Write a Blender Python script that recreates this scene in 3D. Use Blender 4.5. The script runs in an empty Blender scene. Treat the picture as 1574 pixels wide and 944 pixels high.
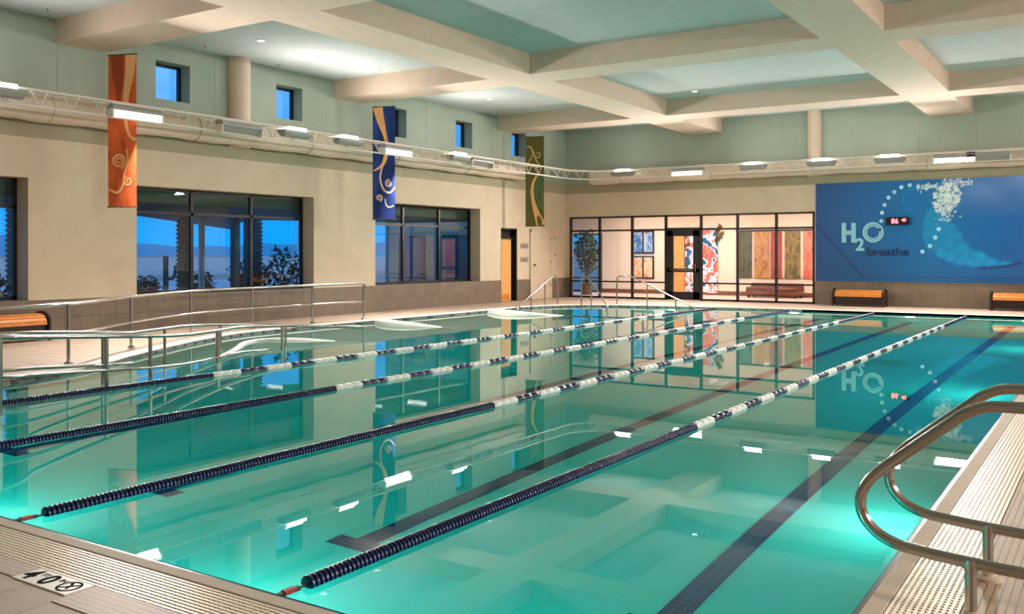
import bpy, bmesh, math, random
from math import sin, cos, pi, radians as R
from mathutils import Vector, Matrix, noise
from mathutils.geometry import tessellate_polygon
random.seed(7)
S = bpy.context.scene
COL = S.collection

# ------------------------------------------------------------------ camera, world, exposure
cam = bpy.data.objects.new('camera', bpy.data.cameras.new('camera'))
COL.objects.link(cam)
cam.location = (0, 0, 1.54)
cam.rotation_euler = (R(90), 0, math.atan2(.546, .838))
cam.data.sensor_width = 36
cam.data.lens = 36 * 1440 / 1574
cam.data.shift_y = -82 / 1574
cam.data.clip_end = 6000
S.camera = cam
S.view_settings.view_transform = 'Standard'
S.view_settings.look = 'None'
S.view_settings.gamma = 1
S.view_settings.use_curve_mapping = False
S.view_settings.exposure = 0.46
S.cycles.use_denoising = True
S.cycles.max_bounces = 10
S.cycles.diffuse_bounces = 6
S.cycles.glossy_bounces = 4
S.cycles.transmission_bounces = 8
S.cycles.transparent_max_bounces = 12
S.cycles.volume_bounces = 0
S.cycles.caustics_reflective = False
S.cycles.caustics_refractive = True
S.cycles.blur_glossy = 0.5
S.cycles.sample_clamp_indirect = 6.0

UP_W = 50.0       # watts of one indirect uplight on the truss
DOWN_W = 405.0      # watts of one trough light aimed at the pool
LOBBY_W = 105.0
POOL_W = 31.0      # watts of one added underwater light
UP_COL = (1.0, .90, .83)

w = bpy.data.worlds.new('dusk'); S.world = w; w.use_nodes = True
nt = w.node_tree; nt.nodes.clear()
tc = nt.nodes.new('ShaderNodeTexCoord'); sp = nt.nodes.new('ShaderNodeSeparateXYZ')
rp = nt.nodes.new('ShaderNodeValToRGB'); bg = nt.nodes.new('ShaderNodeBackground')
ow = nt.nodes.new('ShaderNodeOutputWorld')
nt.links.new(tc.outputs['Generated'], sp.inputs[0]); nt.links.new(sp.outputs['Z'], rp.inputs[0])
nt.links.new(rp.outputs[0], bg.inputs[0]); nt.links.new(bg.outputs[0], ow.inputs[0])
e = rp.color_ramp.elements
e[0].position = 0.0; e[0].color = (.0, .30, .76, 1)
e[1].position = .12; e[1].color = (.06, .30, .80, 1)
x = rp.color_ramp.elements.new(.045); x.color = (.0, .27, .72, 1)
x = rp.color_ramp.elements.new(.5); x.color = (.46, .62, .90, 1)
bg.inputs[1].default_value = 1.15

# ------------------------------------------------------------------ helpers
def L(r, g, b):
    f = lambda c: (c/255/12.92) if c <= 10 else ((c/255+.055)/1.055)**2.4
    return (f(r), f(g), f(b), 1)

def mat(name, col, rough=.6, metal=0.0, spec=.5, noise_amt=0.0, nscale=8.0, bump=0.0, bscale=40.0, emit=None, estr=0.0, coat=0.0):
    m = bpy.data.materials.new(name); m.use_nodes = True
    n = m.node_tree.nodes; l = m.node_tree.links
    p = n['Principled BSDF']
    p.inputs['Base Color'].default_value = col
    p.inputs['Roughness'].default_value = rough
    p.inputs['Metallic'].default_value = metal
    p.inputs['Specular IOR Level'].default_value = spec
    if coat: p.inputs['Coat Weight'].default_value = coat
    if emit:
        p.inputs['Emission Color'].default_value = emit; p.inputs['Emission Strength'].default_value = estr
    tcn = n.new('ShaderNodeTexCoord')
    if noise_amt:
        t = n.new('ShaderNodeTexNoise'); t.inputs['Scale'].default_value = nscale; t.inputs['Detail'].default_value = 5
        l.new(tcn.outputs['Object'], t.inputs['Vector'])
        cr = n.new('ShaderNodeValToRGB')
        a, b = 1-noise_amt, 1+noise_amt
        cr.color_ramp.elements[0].position = .3; cr.color_ramp.elements[1].position = .7
        cr.color_ramp.elements[0].color = (col[0]*a, col[1]*a, col[2]*a, 1)
        cr.color_ramp.elements[1].color = (min(1, col[0]*b), min(1, col[1]*b), min(1, col[2]*b), 1)
        l.new(t.outputs['Fac'], cr.inputs[0]); l.new(cr.outputs[0], p.inputs['Base Color'])
    if bump:
        t = n.new('ShaderNodeTexNoise'); t.inputs['Scale'].default_value = bscale; t.inputs['Detail'].default_value = 3
        l.new(tcn.outputs['Object'], t.inputs['Vector'])
        bp = n.new('ShaderNodeBump'); bp.inputs['Strength'].default_value = bump; bp.inputs['Distance'].default_value = .01
        l.new(t.outputs['Fac'], bp.inputs['Height']); l.new(bp.outputs[0], p.inputs['Normal'])
    return m

def tile_mat(name, c1, c2, grout, size, height, mortar=.004, rough=.5, axes='XY', offset=0.0, rot=0.0, bump=.3):
    """rectangular tiles in world metres; axes picks which two object axes carry the pattern"""
    m = bpy.data.materials.new(name); m.use_nodes = True
    n = m.node_tree.nodes; l = m.node_tree.links; p = n['Principled BSDF']
    p.inputs['Roughness'].default_value = rough
    tcn = n.new('ShaderNodeTexCoord'); s_ = n.new('ShaderNodeSeparateXYZ'); c_ = n.new('ShaderNodeCombineXYZ')
    l.new(tcn.outputs['Object'], s_.inputs[0])
    if axes == 'HZ':      # horizontal run = x + y (walls parallel to either axis)
        ad = n.new('ShaderNodeMath'); ad.operation = 'ADD'
        l.new(s_.outputs['X'], ad.inputs[0]); l.new(s_.outputs['Y'], ad.inputs[1])
        l.new(ad.outputs[0], c_.inputs['X']); l.new(s_.outputs['Z'], c_.inputs['Y'])
    else:
        l.new(s_.outputs[axes[0]], c_.inputs['X']); l.new(s_.outputs[axes[1]], c_.inputs['Y'])
    b = n.new('ShaderNodeTexBrick'); b.offset = offset; b.squash = 1
    b.inputs['Scale'].default_value = 1; b.inputs['Brick Width'].default_value = size; b.inputs['Row Height'].default_value = height
    b.inputs['Mortar Size'].default_value = mortar; b.inputs['Mortar Smooth'].default_value = .1
    b.inputs['Color1'].default_value = c1; b.inputs['Color2'].default_value = c2; b.inputs['Mortar'].default_value = grout
    l.new(c_.outputs[0], b.inputs['Vector'])
    nz = n.new('ShaderNodeTexNoise'); nz.inputs['Scale'].default_value = 3.5; nz.inputs['Detail'].default_value = 6
    l.new(tcn.outputs['Object'], nz.inputs['Vector'])
    mx = n.new('ShaderNodeMix'); mx.data_type = 'RGBA'; mx.blend_type = 'MULTIPLY'; mx.inputs['Factor'].default_value = .35
    l.new(b.outputs['Color'], mx.inputs['A']); l.new(nz.outputs['Fac'], mx.inputs['B'])
    l.new(mx.outputs['Result'], p.inputs['Base Color'])
    bp = n.new('ShaderNodeBump'); bp.inputs['Strength'].default_value = bump; bp.inputs['Distance'].default_value = .003; bp.invert = True
    l.new(b.outputs['Fac'], bp.inputs['Height']); l.new(bp.outputs[0], p.inputs['Normal'])
    return m

def glass_mat(name, tint=(.9, .97, .97, 1), refl=.0):
    m = bpy.data.materials.new(name); m.use_nodes = True
    n = m.node_tree.nodes; l = m.node_tree.links; n.clear()
    o = n.new('ShaderNodeOutputMaterial'); mx = n.new('ShaderNodeMixShader')
    t = n.new('ShaderNodeBsdfTransparent'); t.inputs[0].default_value = tint
    g = n.new('ShaderNodeBsdfGlossy'); g.inputs['Roughness'].default_value = 0.0
    f = n.new('ShaderNodeFresnel'); f.inputs[0].default_value = 1.5
    ge = n.new('ShaderNodeNewGeometry'); io = n.new('ShaderNodeMapRange')
    io.inputs['To Min'].default_value = 1.5; io.inputs['To Max'].default_value = 1/1.5
    l.new(ge.outputs['Backfacing'], io.inputs['Value']); l.new(io.outputs['Result'], f.inputs[0])
    a = n.new('ShaderNodeMath'); a.operation = 'ADD'; a.use_clamp = True; a.inputs[1].default_value = refl
    l.new(f.outputs[0], a.inputs[0]); l.new(a.outputs[0], mx.inputs[0])
    l.new(t.outputs[0], mx.inputs[1]); l.new(g.outputs[0], mx.inputs[2]); l.new(mx.outputs[0], o.inputs[0])
    return m

def emis_mat(name, col, strength):
    m = bpy.data.materials.new(name); m.use_nodes = True
    n = m.node_tree.nodes; n.clear()
    o = n.new('ShaderNodeOutputMaterial'); em = n.new('ShaderNodeEmission')
    em.inputs[0].default_value = col; em.inputs[1].default_value = strength
    m.node_tree.links.new(em.outputs[0], o.inputs[0]); return m

def vcol_mat(name, rough=.5):
    m = bpy.data.materials.new(name); m.use_nodes = True
    n = m.node_tree.nodes; p = n['Principled BSDF']; p.inputs['Roughness'].default_value = rough
    a = n.new('ShaderNodeVertexColor'); a.layer_name = 'print'
    m.node_tree.links.new(a.outputs[0], p.inputs['Base Color']); return m

def art_mat(name, cols, scale=4.0, kind='noise', stretch=(1, 1, 1), seed=0.0, rough=.5, rng=(.25, .75)):
    m = bpy.data.materials.new(name); m.use_nodes = True
    n = m.node_tree.nodes; l = m.node_tree.links; p = n['Principled BSDF']; p.inputs['Roughness'].default_value = rough
    tcn = n.new('ShaderNodeTexCoord'); mp = n.new('ShaderNodeMapping')
    mp.inputs['Scale'].default_value = stretch; mp.inputs['Location'].default_value = (seed, seed*1.7, seed*.6)
    l.new(tcn.outputs['Object'], mp.inputs[0])
    if kind == 'noise':
        t = n.new('ShaderNodeTexNoise'); t.inputs['Detail'].default_value = 4; t.inputs['Distortion'].default_value = 1.2; out = t.outputs['Fac']
    else:
        t = n.new('ShaderNodeTexVoronoi'); out = t.outputs['Color']
    t.inputs['Scale'].default_value = scale
    l.new(mp.outputs[0], t.inputs['Vector'])
    cr = n.new('ShaderNodeValToRGB'); cr.color_ramp.interpolation = 'LINEAR' if kind == 'noise' else 'CONSTANT'
    el = cr.color_ramp.elements
    lo, hi = rng if kind == 'noise' else (.1, .85)
    for i, c in enumerate(cols):
        pos = lo + (hi-lo)*i/(len(cols)-1)
        q = el[i] if i < 2 else el.new(pos)
        q.position = pos; q.color = c
    for i, c in enumerate(cols):
        el[i].position = lo + (hi-lo)*i/(len(cols)-1); el[i].color = c
    l.new(out, cr.inputs[0]); l.new(cr.outputs[0], p.inputs['Base Color'])
    return m

class MB:
    """collects shapes in world metres, then links them as ONE mesh object"""
    def __init__(s): s.v = []; s.f = []; s.mi = []
    def add(s, vs, fs, mi=0):
        o = len(s.v); s.v += [tuple(q) for q in vs]
        s.f += [tuple(i+o for i in f) for f in fs]; s.mi += [mi]*len(fs); return s
    def box(s, x0, x1, y0, y1, z0, z1, mi=0):
        return s.add([(x0,y0,z0),(x1,y0,z0),(x1,y1,z0),(x0,y1,z0),(x0,y0,z1),(x1,y0,z1),(x1,y1,z1),(x0,y1,z1)],
                     [(0,3,2,1),(4,5,6,7),(0,1,5,4),(1,2,6,5),(2,3,7,6),(3,0,4,7)], mi)
    def obox(s, c, dx, dy, dz, ax, ay, az, mi=0):
        c = Vector(c); ax = Vector(ax).normalized()*dx/2; ay = Vector(ay).normalized()*dy/2; az = Vector(az).normalized()*dz/2
        vs = [c+i*ax+j*ay+k*az for k in (-1,1) for (i,j) in ((-1,-1),(1,-1),(1,1),(-1,1))]
        return s.add(vs, [(0,3,2,1),(4,5,6,7),(0,1,5,4),(1,2,6,5),(2,3,7,6),(3,0,4,7)], mi)
    def tube(s, pts, r, n=12, mi=0, cap=True, closed=False):
        P = [Vector(p) for p in pts]; N = len(P); vs = []; fs = []
        rs = r if isinstance(r, (list, tuple)) else [r]*N
        prev = None
        for i, p in enumerate(P):
            if closed: t = (P[(i+1) % N]-P[i-1])
            else: t = (P[min(i+1, N-1)]-P[max(i-1, 0)])
            t.normalize()
            if prev is None:
                a = Vector((0,0,1)) if abs(t.z) < .9 else Vector((1,0,0))
                u = t.cross(a).normalized()
            else:
                u = (prev - t*prev.dot(t)).normalized()
            prev = u; v2 = t.cross(u)
            for k in range(n):
                an = 2*pi*k/n; vs.append(p + (u*cos(an)+v2*sin(an))*rs[i])
        for i in range(N if closed else N-1):
            j = (i+1) % N
            for k in range(n):
                k2 = (k+1) % n
                fs.append((i*n+k, i*n+k2, j*n+k2, j*n+k))
        if cap and not closed:
            fs.append(tuple(range(n))[::-1]); fs.append(tuple((N-1)*n+k for k in range(n)))
        return s.add(vs, fs, mi)
    def lathe(s, prof, c=(0,0,0), n=20, mi=0, axis='Z'):
        vs = []; fs = []
        for (r, z) in prof:
            for k in range(n):
                a = 2*pi*k/n; q = (r*cos(a), r*sin(a), z)
                if axis == 'Y': q = (r*cos(a), z, r*sin(a))
                vs.append((c[0]+q[0], c[1]+q[1], c[2]+q[2]))
        for i in range(len(prof)-1):
            for k in range(n):
                k2 = (k+1) % n; fs.append((i*n+k, i*n+k2, (i+1)*n+k2, (i+1)*n+k))
        fs.append(tuple(range(n))[::-1]); fs.append(tuple((len(prof)-1)*n+k for k in range(n)))
        return s.add(vs, fs, mi)
    def prism(s, poly, z0, z1, mi=0):
        n = len(poly); vs = [(x, y, z0) for x, y in poly]+[(x, y, z1) for x, y in poly]
        fs = [(i, (i+1) % n, n+(i+1) % n, n+i) for i in range(n)]
        tr = tessellate_polygon([[Vector((x, y, 0)) for x, y in poly]])
        fs += [tuple(t) for t in tr]+[tuple(i+n for i in t) for t in tr]
        return s.add(vs, fs, mi)
    def build(s, name, m, parent=None, smooth=False, bevel=0.0, local=False):
        me = bpy.data.meshes.new(name)
        vs = s.v
        if parent is not None and not local:
            M = parent.matrix_basis.copy(); q = parent.parent
            while q is not None: M = q.matrix_basis @ M; q = q.parent
            inv = M.inverted(); vs = [tuple(inv @ Vector(v)) for v in vs]
        me.from_pydata(vs, [], s.f); me.update()
        bm = bmesh.new(); bm.from_mesh(me); bmesh.ops.recalc_face_normals(bm, faces=bm.faces); bm.to_mesh(me); bm.free()
        ms = m if isinstance(m, (list, tuple)) else [m]
        for q in ms: me.materials.append(q)
        if len(ms) > 1:
            for p, i in zip(me.polygons, s.mi): p.material_index = i
        if smooth:
            for p in me.polygons: p.use_smooth = True
        o = bpy.data.objects.new(name, me); COL.objects.link(o)
        if smooth:
            try: me.set_sharp_from_angle(angle=R(40))
            except Exception: pass
        if parent is not None: o.parent = parent
        if bevel:
            b = o.modifiers.new('bevel', 'BEVEL'); b.width = bevel; b.segments = 2; b.limit_method = 'ANGLE'
        return o

def thing(name, label, cat, loc=(0,0,0), rz=0, group=None):
    o = bpy.data.objects.new(name, None); COL.objects.link(o); o.empty_display_size = .1
    o.location = loc; o.rotation_euler = (0, 0, rz); o['label'] = label; o['category'] = cat
    o.matrix_basis = Matrix.Translation(loc) @ Matrix.Rotation(rz, 4, 'Z')
    if group: o['group'] = group
    return o
def tag(o, label=None, cat=None, group=None, kind=None):
    if label: o['label'] = label
    if cat: o['category'] = cat
    if group: o['group'] = group
    if kind: o['kind'] = kind
    return o
def struct(mb, name, m, **k):
    o = mb.build(name, m, **k); o['kind'] = 'structure'; return o
def dup(root, loc, rz, label):
    r = root.copy(); COL.objects.link(r); r.location = loc; r.rotation_euler = (0, 0, rz); r['label'] = label
    r.matrix_basis = Matrix.Translation(loc) @ Matrix.Rotation(rz, 4, 'Z')
    for ch in list(root.children):
        c = ch.copy(); COL.objects.link(c); c.parent = r
        for g in list(ch.children):
            d = g.copy(); COL.objects.link(d); d.parent = c
    return r
def lamp(name, parent, loc, direction, size, size_y, watts, col, spread=180):
    ld = bpy.data.lights.new(name, 'AREA'); ld.shape = 'RECTANGLE'; ld.size = size; ld.size_y = size_y
    ld.energy = watts; ld.color = col; ld.spread = R(spread)
    o = bpy.data.objects.new(name, ld); COL.objects.link(o)
    o.parent = parent; o.location = loc
    o.rotation_euler = Vector(direction).to_track_quat('-Z', 'Y').to_euler()
    return o
def smooth_path(pts, k=6):
    P = [Vector(p) for p in pts]; out = []
    for i in range(len(P)-1):
        p0 = P[max(i-1, 0)]; p1 = P[i]; p2 = P[i+1]; p3 = P[min(i+2, len(P)-1)]
        for j in range(k):
            t = j/k
            out.append(.5*((2*p1)+(-p0+p2)*t+(2*p0-5*p1+4*p2-p3)*t*t+(-p0+3*p1-3*p2+p3)*t**3))
    out.append(P[-1]); return out
def text_mesh(txt, size, loc, rot, extrude, name, m, parent, offset=0.0, align='LEFT', sx=1.0):
    cu = bpy.data.curves.new(name, 'FONT'); cu.body = txt; cu.size = size; cu.extrude = extrude; cu.offset = offset; cu.align_x = align
    t = bpy.data.objects.new('tmp', cu); COL.objects.link(t)
    bpy.context.view_layer.update()
    me = bpy.data.meshes.new_from_object(t.evaluated_get(bpy.context.evaluated_depsgraph_get()))
    bpy.data.objects.remove(t)
    M = Matrix.Translation(loc) @ rot.to_4x4() @ Matrix.Diagonal((sx, 1, 1, 1))
    q = parent
    if q is not None: M = q.matrix_basis.inverted() @ M
    me.transform(M); me.materials.clear(); me.materials.append(m)
    o = bpy.data.objects.new(name, me); COL.objects.link(o); o.parent = parent
    return o

# ------------------------------------------------------------------ materials
M = {}
M['beige'] = mat('beige plaster', L(204, 188, 164), .85, noise_amt=.05, nscale=2.5, bump=.25, bscale=60)
M['olive'] = mat('olive tan plaster', L(160, 154, 128), .85, noise_amt=.05, nscale=3, bump=.2, bscale=60)
M['sage'] = mat('sage green plaster', L(158, 170, 156), .85, noise_amt=.05, nscale=2, bump=.2, bscale=50)
M['ceil'] = mat('grey green acoustic ceiling', L(190, 198, 198), .95, noise_amt=.05, nscale=6, bump=.4, bscale=90)
M['beam'] = mat('warm cream beam plaster', L(208, 188, 170), .9, noise_amt=.04, nscale=5, bump=.25, bscale=80)
M['wains'] = tile_mat('brown grey wall tile', L(134, 118, 100), L(122, 108, 92), L(96, 84, 72), .36, .35, .005, .45, 'HZ')
M['deck'] = tile_mat('tan deck tile', L(196, 172, 152), L(188, 164, 144), L(140, 118, 104), .305, .305, .004, .55, 'XY')
M['rib'] = tile_mat('ribbed tan tile', L(200, 174, 148), L(196, 170, 146), L(140, 118, 98), 3.0, .035, .004, .5, 'YX')
M['ribx'] = tile_mat('ribbed tan tile across', L(200, 174, 148), L(196, 170, 146), L(150, 128, 108), 3.0, .035, .003, .5, 'XY')
M['coping'] = mat('sand coping', L(196, 180, 160), .65, noise_amt=.04, nscale=20, bump=.1)
M['white_coping'] = mat('white coping', L(232, 226, 214), .4, noise_amt=.02)
M['grate'] = mat('cream plastic grating', L(240, 228, 208), .35)
M['channel'] = mat('dark gutter channel', L(30, 24, 20), .7)
M['navy_tile'] = tile_mat('navy band tile', L(16, 34, 70), L(20, 44, 84), L(80, 110, 130), .05, .05, .003, .2, 'HZ')
M['lip'] = mat('dark navy lip tile', L(10, 16, 34), .3)
M['basin'] = mat('pale aqua plaster', L(160, 230, 218), .6, noise_amt=.02, nscale=3)
M['lane'] = tile_mat('navy lane tile', L(4, 50, 108), L(6, 58, 118), L(60, 120, 150), .055, .0567, .003, .3, 'YX')
M['black'] = mat('black aluminium', L(18, 17, 18), .4, spec=.4)
M['steel'] = mat('brushed stainless steel', L(176, 170, 164), .2, metal=1.0, bump=.03, bscale=200)
M['truss'] = mat('white painted truss', L(222, 214, 204), .4)
M['fix'] = mat('grey lamp housing', L(150, 150, 146), .45, metal=.1)
M['duct'] = mat('cream fabric duct', L(214, 196, 176), .8, noise_amt=.04, nscale=6, bump=.3, bscale=12)
M['glow'] = emis_mat('lit lamp lens', (1, .95, .88, 1), 9)
M['glow2'] = emis_mat('lit trough lens', (1, .90, .80, 1), 2.6)
M['glass'] = glass_mat('window glass', (.80, .95, .98, 1), .02)
M['glass2'] = glass_mat('clear lobby glass', (.98, .98, .97, 1), .0)
M['wood'] = mat('honey wood', L(206, 128, 48), .4, noise_amt=.2, nscale=14)
M['door_wood'] = mat('light maple door', L(226, 164, 96), .45, noise_amt=.12, nscale=9)
M['dark_metal'] = mat('dark brown metal', L(44, 30, 24), .45, metal=.3)
M['bronze'] = mat('bronze frame', L(70, 60, 50), .5)
M['navy_float'] = mat('navy plastic', L(8, 22, 70), .3, coat=.3)
M['white_float'] = mat('white plastic', L(232, 232, 226), .35, coat=.2)
M['cable'] = mat('dark cable', L(40, 40, 44), .5)
M['red'] = mat('red plastic', L(170, 40, 30), .4)
M['print'] = vcol_mat('mural print', .55)

# water
def water_mat():
    m = bpy.data.materials.new('pool water'); m.use_nodes = True
    n = m.node_tree.nodes; l = m.node_tree.links; n.clear()
    o = n.new('ShaderNodeOutputMaterial')
    g = n.new('ShaderNodeBsdfGlass'); g.inputs['IOR'].default_value = 1.333; g.inputs['Roughness'].default_value = 0.0
    g.inputs['Color'].default_value = (1, 1, 1, 1)
    l.new(g.outputs[0], o.inputs['Surface'])
    tcn = n.new('ShaderNodeTexCoord')
    a = n.new('ShaderNodeTexNoise'); a.inputs['Scale'].default_value = .9; a.inputs['Detail'].default_value = 2
    l.new(tcn.outputs['Object'], a.inputs['Vector'])
    bp = n.new('ShaderNodeBump'); bp.inputs['Strength'].default_value = .02; bp.inputs['Distance'].default_value = .02
    l.new(a.outputs['Fac'], bp.inputs['Height']); l.new(bp.outputs[0], g.inputs['Normal'])
    v = n.new('ShaderNodeVolumeAbsorption'); v.inputs['Color'].default_value = (.0, .918, .922, 1); v.inputs['Density'].default_value = 1.05
    l.new(v.outputs[0], o.inputs['Volume'])
    return m
M['water'] = water_mat()

# ------------------------------------------------------------------ room shell
XL, XR, YB, YF, ZC, ZB = -16.6, 8.5, 29.0, -5.0, 5.9, 5.45
def band(z):
    return 0 if z < .70 else 1 if z < 3.65 else 2 if z < 4.0 else 3
WM = [M['wains'], M['beige'], M['olive'], M['sage']]
def grid_wall(u0, u1, z1, thick, holes, face):
    """face(u, d, z) -> xyz ; d = depth into the wall. holes = (ua, ub, za, zb)"""
    us = sorted({u0, u1} | {h[0] for h in holes} | {h[1] for h in holes})
    zs = sorted({0, .70, 3.65, 4.0, z1} | {h[2] for h in holes} | {h[3] for h in holes})
    full = lambda i, j: 0 <= i < len(us)-1 and 0 <= j < len(zs)-1 and not any(
        h[0]-1e-6 <= us[i] and us[i+1] <= h[1]+1e-6 and h[2]-1e-6 <= zs[j] and zs[j+1] <= h[3]+1e-6 for h in holes)
    mb = MB()
    for i in range(len(us)-1):
        for j in range(len(zs)-1):
            if not full(i, j): continue
            a, b, c, d = us[i], us[i+1], zs[j], zs[j+1]; k = band((c+d)/2)
            mb.add([face(a,0,c), face(b,0,c), face(b,0,d), face(a,0,d)], [(0,1,2,3)], k)
            mb.add([face(a,thick,c), face(b,thick,c), face(b,thick,d), face(a,thick,d)], [(0,3,2,1)], k)
            for (ii, jj, p, q) in ((i-1,j,(a,c),(a,d)), (i+1,j,(b,c),(b,d)), (i,j-1,(a,c),(b,c)), (i,j+1,(a,d),(b,d))):
                if not full(ii, jj):
                    mb.add([face(p[0],0,p[1]), face(q[0],0,q[1]), face(q[0],thick,q[1]), face(p[0],thick,p[1])], [(0,1,2,3)], k)
    return mb
WIN = [(4.53, 9.43), (11.66, 16.58), (18.84, 23.68)]
CLE = [(4.8, 5.64), (8.05, 8.89), (12.10, 12.94), (15.37, 16.20), (19.30, 20.13), (22.42, 23.26), (25.48, 26.31)]
holesL = [(a, b, .70, 2.92) for a, b in WIN] + [(a, b, 4.73, 5.52) for a, b in CLE] + [(24.83, 25.79, 0, 2.36)]
wl = grid_wall(YF, YB, ZC, .45, holesL, lambda u, d, z: (XL-d, u, z)); struct(wl, 'wall_left', WM)
wb = grid_wall(XL-.45, XR, ZC, .25, [(-16.45, -7.87, 0, 2.83)], lambda u, d, z: (u, YB+d, z)); struct(wb, 'wall_back', WM)
wr = grid_wall(YF, YB, ZC, .25, [], lambda u, d, z: (XR+d, u, z)); struct(wr, 'wall_right', WM)
wf = grid_wall(XL, XR, ZC, .25, [], lambda u, d, z: (u, YF-d, z)); struct(wf, 'wall_front', WM)
struct(MB().box(XL-.45, XR+.25, YF-.25, YB+.25, ZC, ZC+.3), 'ceiling', M['ceil'])

# pale control joints in the upper green wall
k = 0
for y in (7.0, 10.0, 13.6, 17.0, 21.0, 24.3, 27.6):
    k += 1; struct(MB().box(XL, XL+.006, y-.012, y+.012, 4.4, ZC), 'trim_%d' % k, M['sage'])
for xx in (-15.6, -13.2, -10.6, -8.9, -6.3, -4.9, -3.4, -1.5):
    k += 1; struct(MB().box(xx-.012, xx+.012, YB-.006, YB, 4.4, ZC), 'trim_%d' % k, M['sage'])
# thin capping strip over the wall tile
k += 1; cp = MB()
for a, b in ((YF, 4.53), (9.43, 11.66), (16.58, 18.84), (23.68, 24.83), (25.79, 26.55), (27.95, YB)): cp.box(XL, XL+.012, a, b, .69, .71)
struct(cp, 'trim_%d' % k, M['beige'])
# round columns standing between the bays
k += 1; struct(MB().lathe([(.26, 3.9), (.26, ZC)], (-16.52, 14.18, 0), 32), 'trim_%d' % k, M['beam'], smooth=True)
k += 1; struct(MB().lathe([(.21, 3.9), (.21, ZC)], (-7.85, 28.93, 0), 32), 'trim_%d' % k, M['beam'], smooth=True)

# beams: main girders run down the room, cross beams run wall to wall
gx = [-11.37, -4.05, 3.1]; gw = 1.1
for i, xx in enumerate(gx):
    k += 1; struct(MB().box(xx-gw/2, xx+gw/2, YF, YB, ZB, ZC), 'trim_%d' % k, M['beam'])
for yy in (-4.4, 3.0, 10.45, 17.8, 25.1):
    xs = [XL]+[q for xx in gx for q in (xx-gw/2, xx+gw/2)]+[XR]
    for a, b in zip(xs[::2], xs[1::2]):
        k += 1; struct(MB().box(a, b, yy-.5, yy+.5, ZB, ZC), 'trim_%d' % k, M['beam'])

# ------------------------------------------------------------------ pool basin, deck
NE, RE, FE = 2.97, -.97, 26.0      # near, right and far edges of the water
left = [(-11.2, NE), (-11.25, 5.0), (-11.45, 6.6), (-11.85, 7.7), (-12.5, 8.7), (-13.1, 9.7), (-13.85, 11.1), (-14.3, 12.3), (-14.45, 13.8), (-14.45, 16.5), (-14.45, 20.0), (-14.5, 21.6), (-14.45, 22.9), (-14.15, 23.9), (-13.5, 24.7), (-12.6, 25.15), (-11.5, 25.4), (-10.2, 25.65), (-8.8, 25.9), (-7.4, FE)]
left = [tuple(q)[:2] for q in smooth_path([(a, b, 0) for a, b in left], 4)]
outline = left + [(RE, FE), (RE, NE)]
def offset(poly, d, special=True):
    n = len(poly); out = []
    for i in range(n):
        p0 = Vector(poly[i-1]); p1 = Vector(poly[i]); p2 = Vector(poly[(i+1) % n])
        n1 = (p1-p0).normalized(); n2 = (p2-p1).normalized()
        a = Vector((-n1.y, n1.x)); b = Vector((-n2.y, n2.x))
        m_ = (a+b); m_ = m_/max(.3, m_.dot(a)) if m_.length > 1e-6 else a
        out.append(p1+m_*d)
    return out
# outward normal: outline runs up the left side then right, so outward is +90deg of travel
co = []
for (p, q) in zip(outline, offset(outline, .26)):
    x_, y_ = q
    co.append((x_, y_))
CW = .11; GW = .28
hole = []
for (p, q) in zip(outline, co):
    x_, y_ = q
    if abs(p[1]-NE) < 1e-4: y_ = NE-CW-GW
    if abs(p[0]-RE) < 1e-4: x_ = RE+CW+GW
    if abs(p[1]-NE) < 1e-4 and abs(p[0]-RE) > 1e-4: x_ = p[0]-.26
    hole.append((x_, y_))
hole[0] = (outline[0][0]-.26, NE-CW-GW)
outer = [(XL-.45, YF), (XR, YF), (XR, 33.1), (XL-3.5, 33.1), (XL-3.5, YB), (XL-.45, YB)]
outer = [(XL-.4, YF), (XR, YF), (XR, YB+.25), (XL-.4, YB+.25)]
def poly_hole(o_, h_, z, name, m, flip=False):
    vs = [Vector((a, b, 0)) for a, b in o_], [Vector((a, b, 0)) for a, b in h_]
    tr = tessellate_polygon(vs); al = [(a, b, z) for a, b in o_]+[(a, b, z) for a, b in h_]
    return MB().add(al, [tuple(t) for t in tr])
fl_ = poly_hole(outer, hole, 0.0, 'floor', None)
n_ = len(hole); fl_.add([(a, b, 0) for a, b in hole]+[(a, b, -.14) for a, b in hole], [(i, (i+1) % n_, n_+(i+1) % n_, n_+i) for i in range(n_)])
fl_.add([(a, b, -.14) for a, b in hole]+[(a, b, -.14) for a, b in outline], [(i, (i+1) % n_, n_+(i+1) % n_, n_+i) for i in range(n_)])
fo = struct(fl_, 'floor', M['deck'])
for p_ in fo.data.polygons: pass
# ribbed tile strips beside the gutter
k += 1; struct(MB().box(RE+CW+GW+.004, RE+CW+GW+.23, NE-CW-GW-.23, FE+.3, -.005, .004), 'trim_%d' % k, M['rib'])
k += 1; struct(MB().box(-12.2, -4.43, NE-CW-GW-.14, NE-CW-GW-.004, -.005, .004), 'trim_%d' % k, M['ribx'])
k += 1; struct(MB().box(-3.97, RE+CW+GW, NE-CW-GW-.22, NE-CW-GW-.004, -.005, .004), 'trim_%d' % k, M['ribx'])
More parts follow.
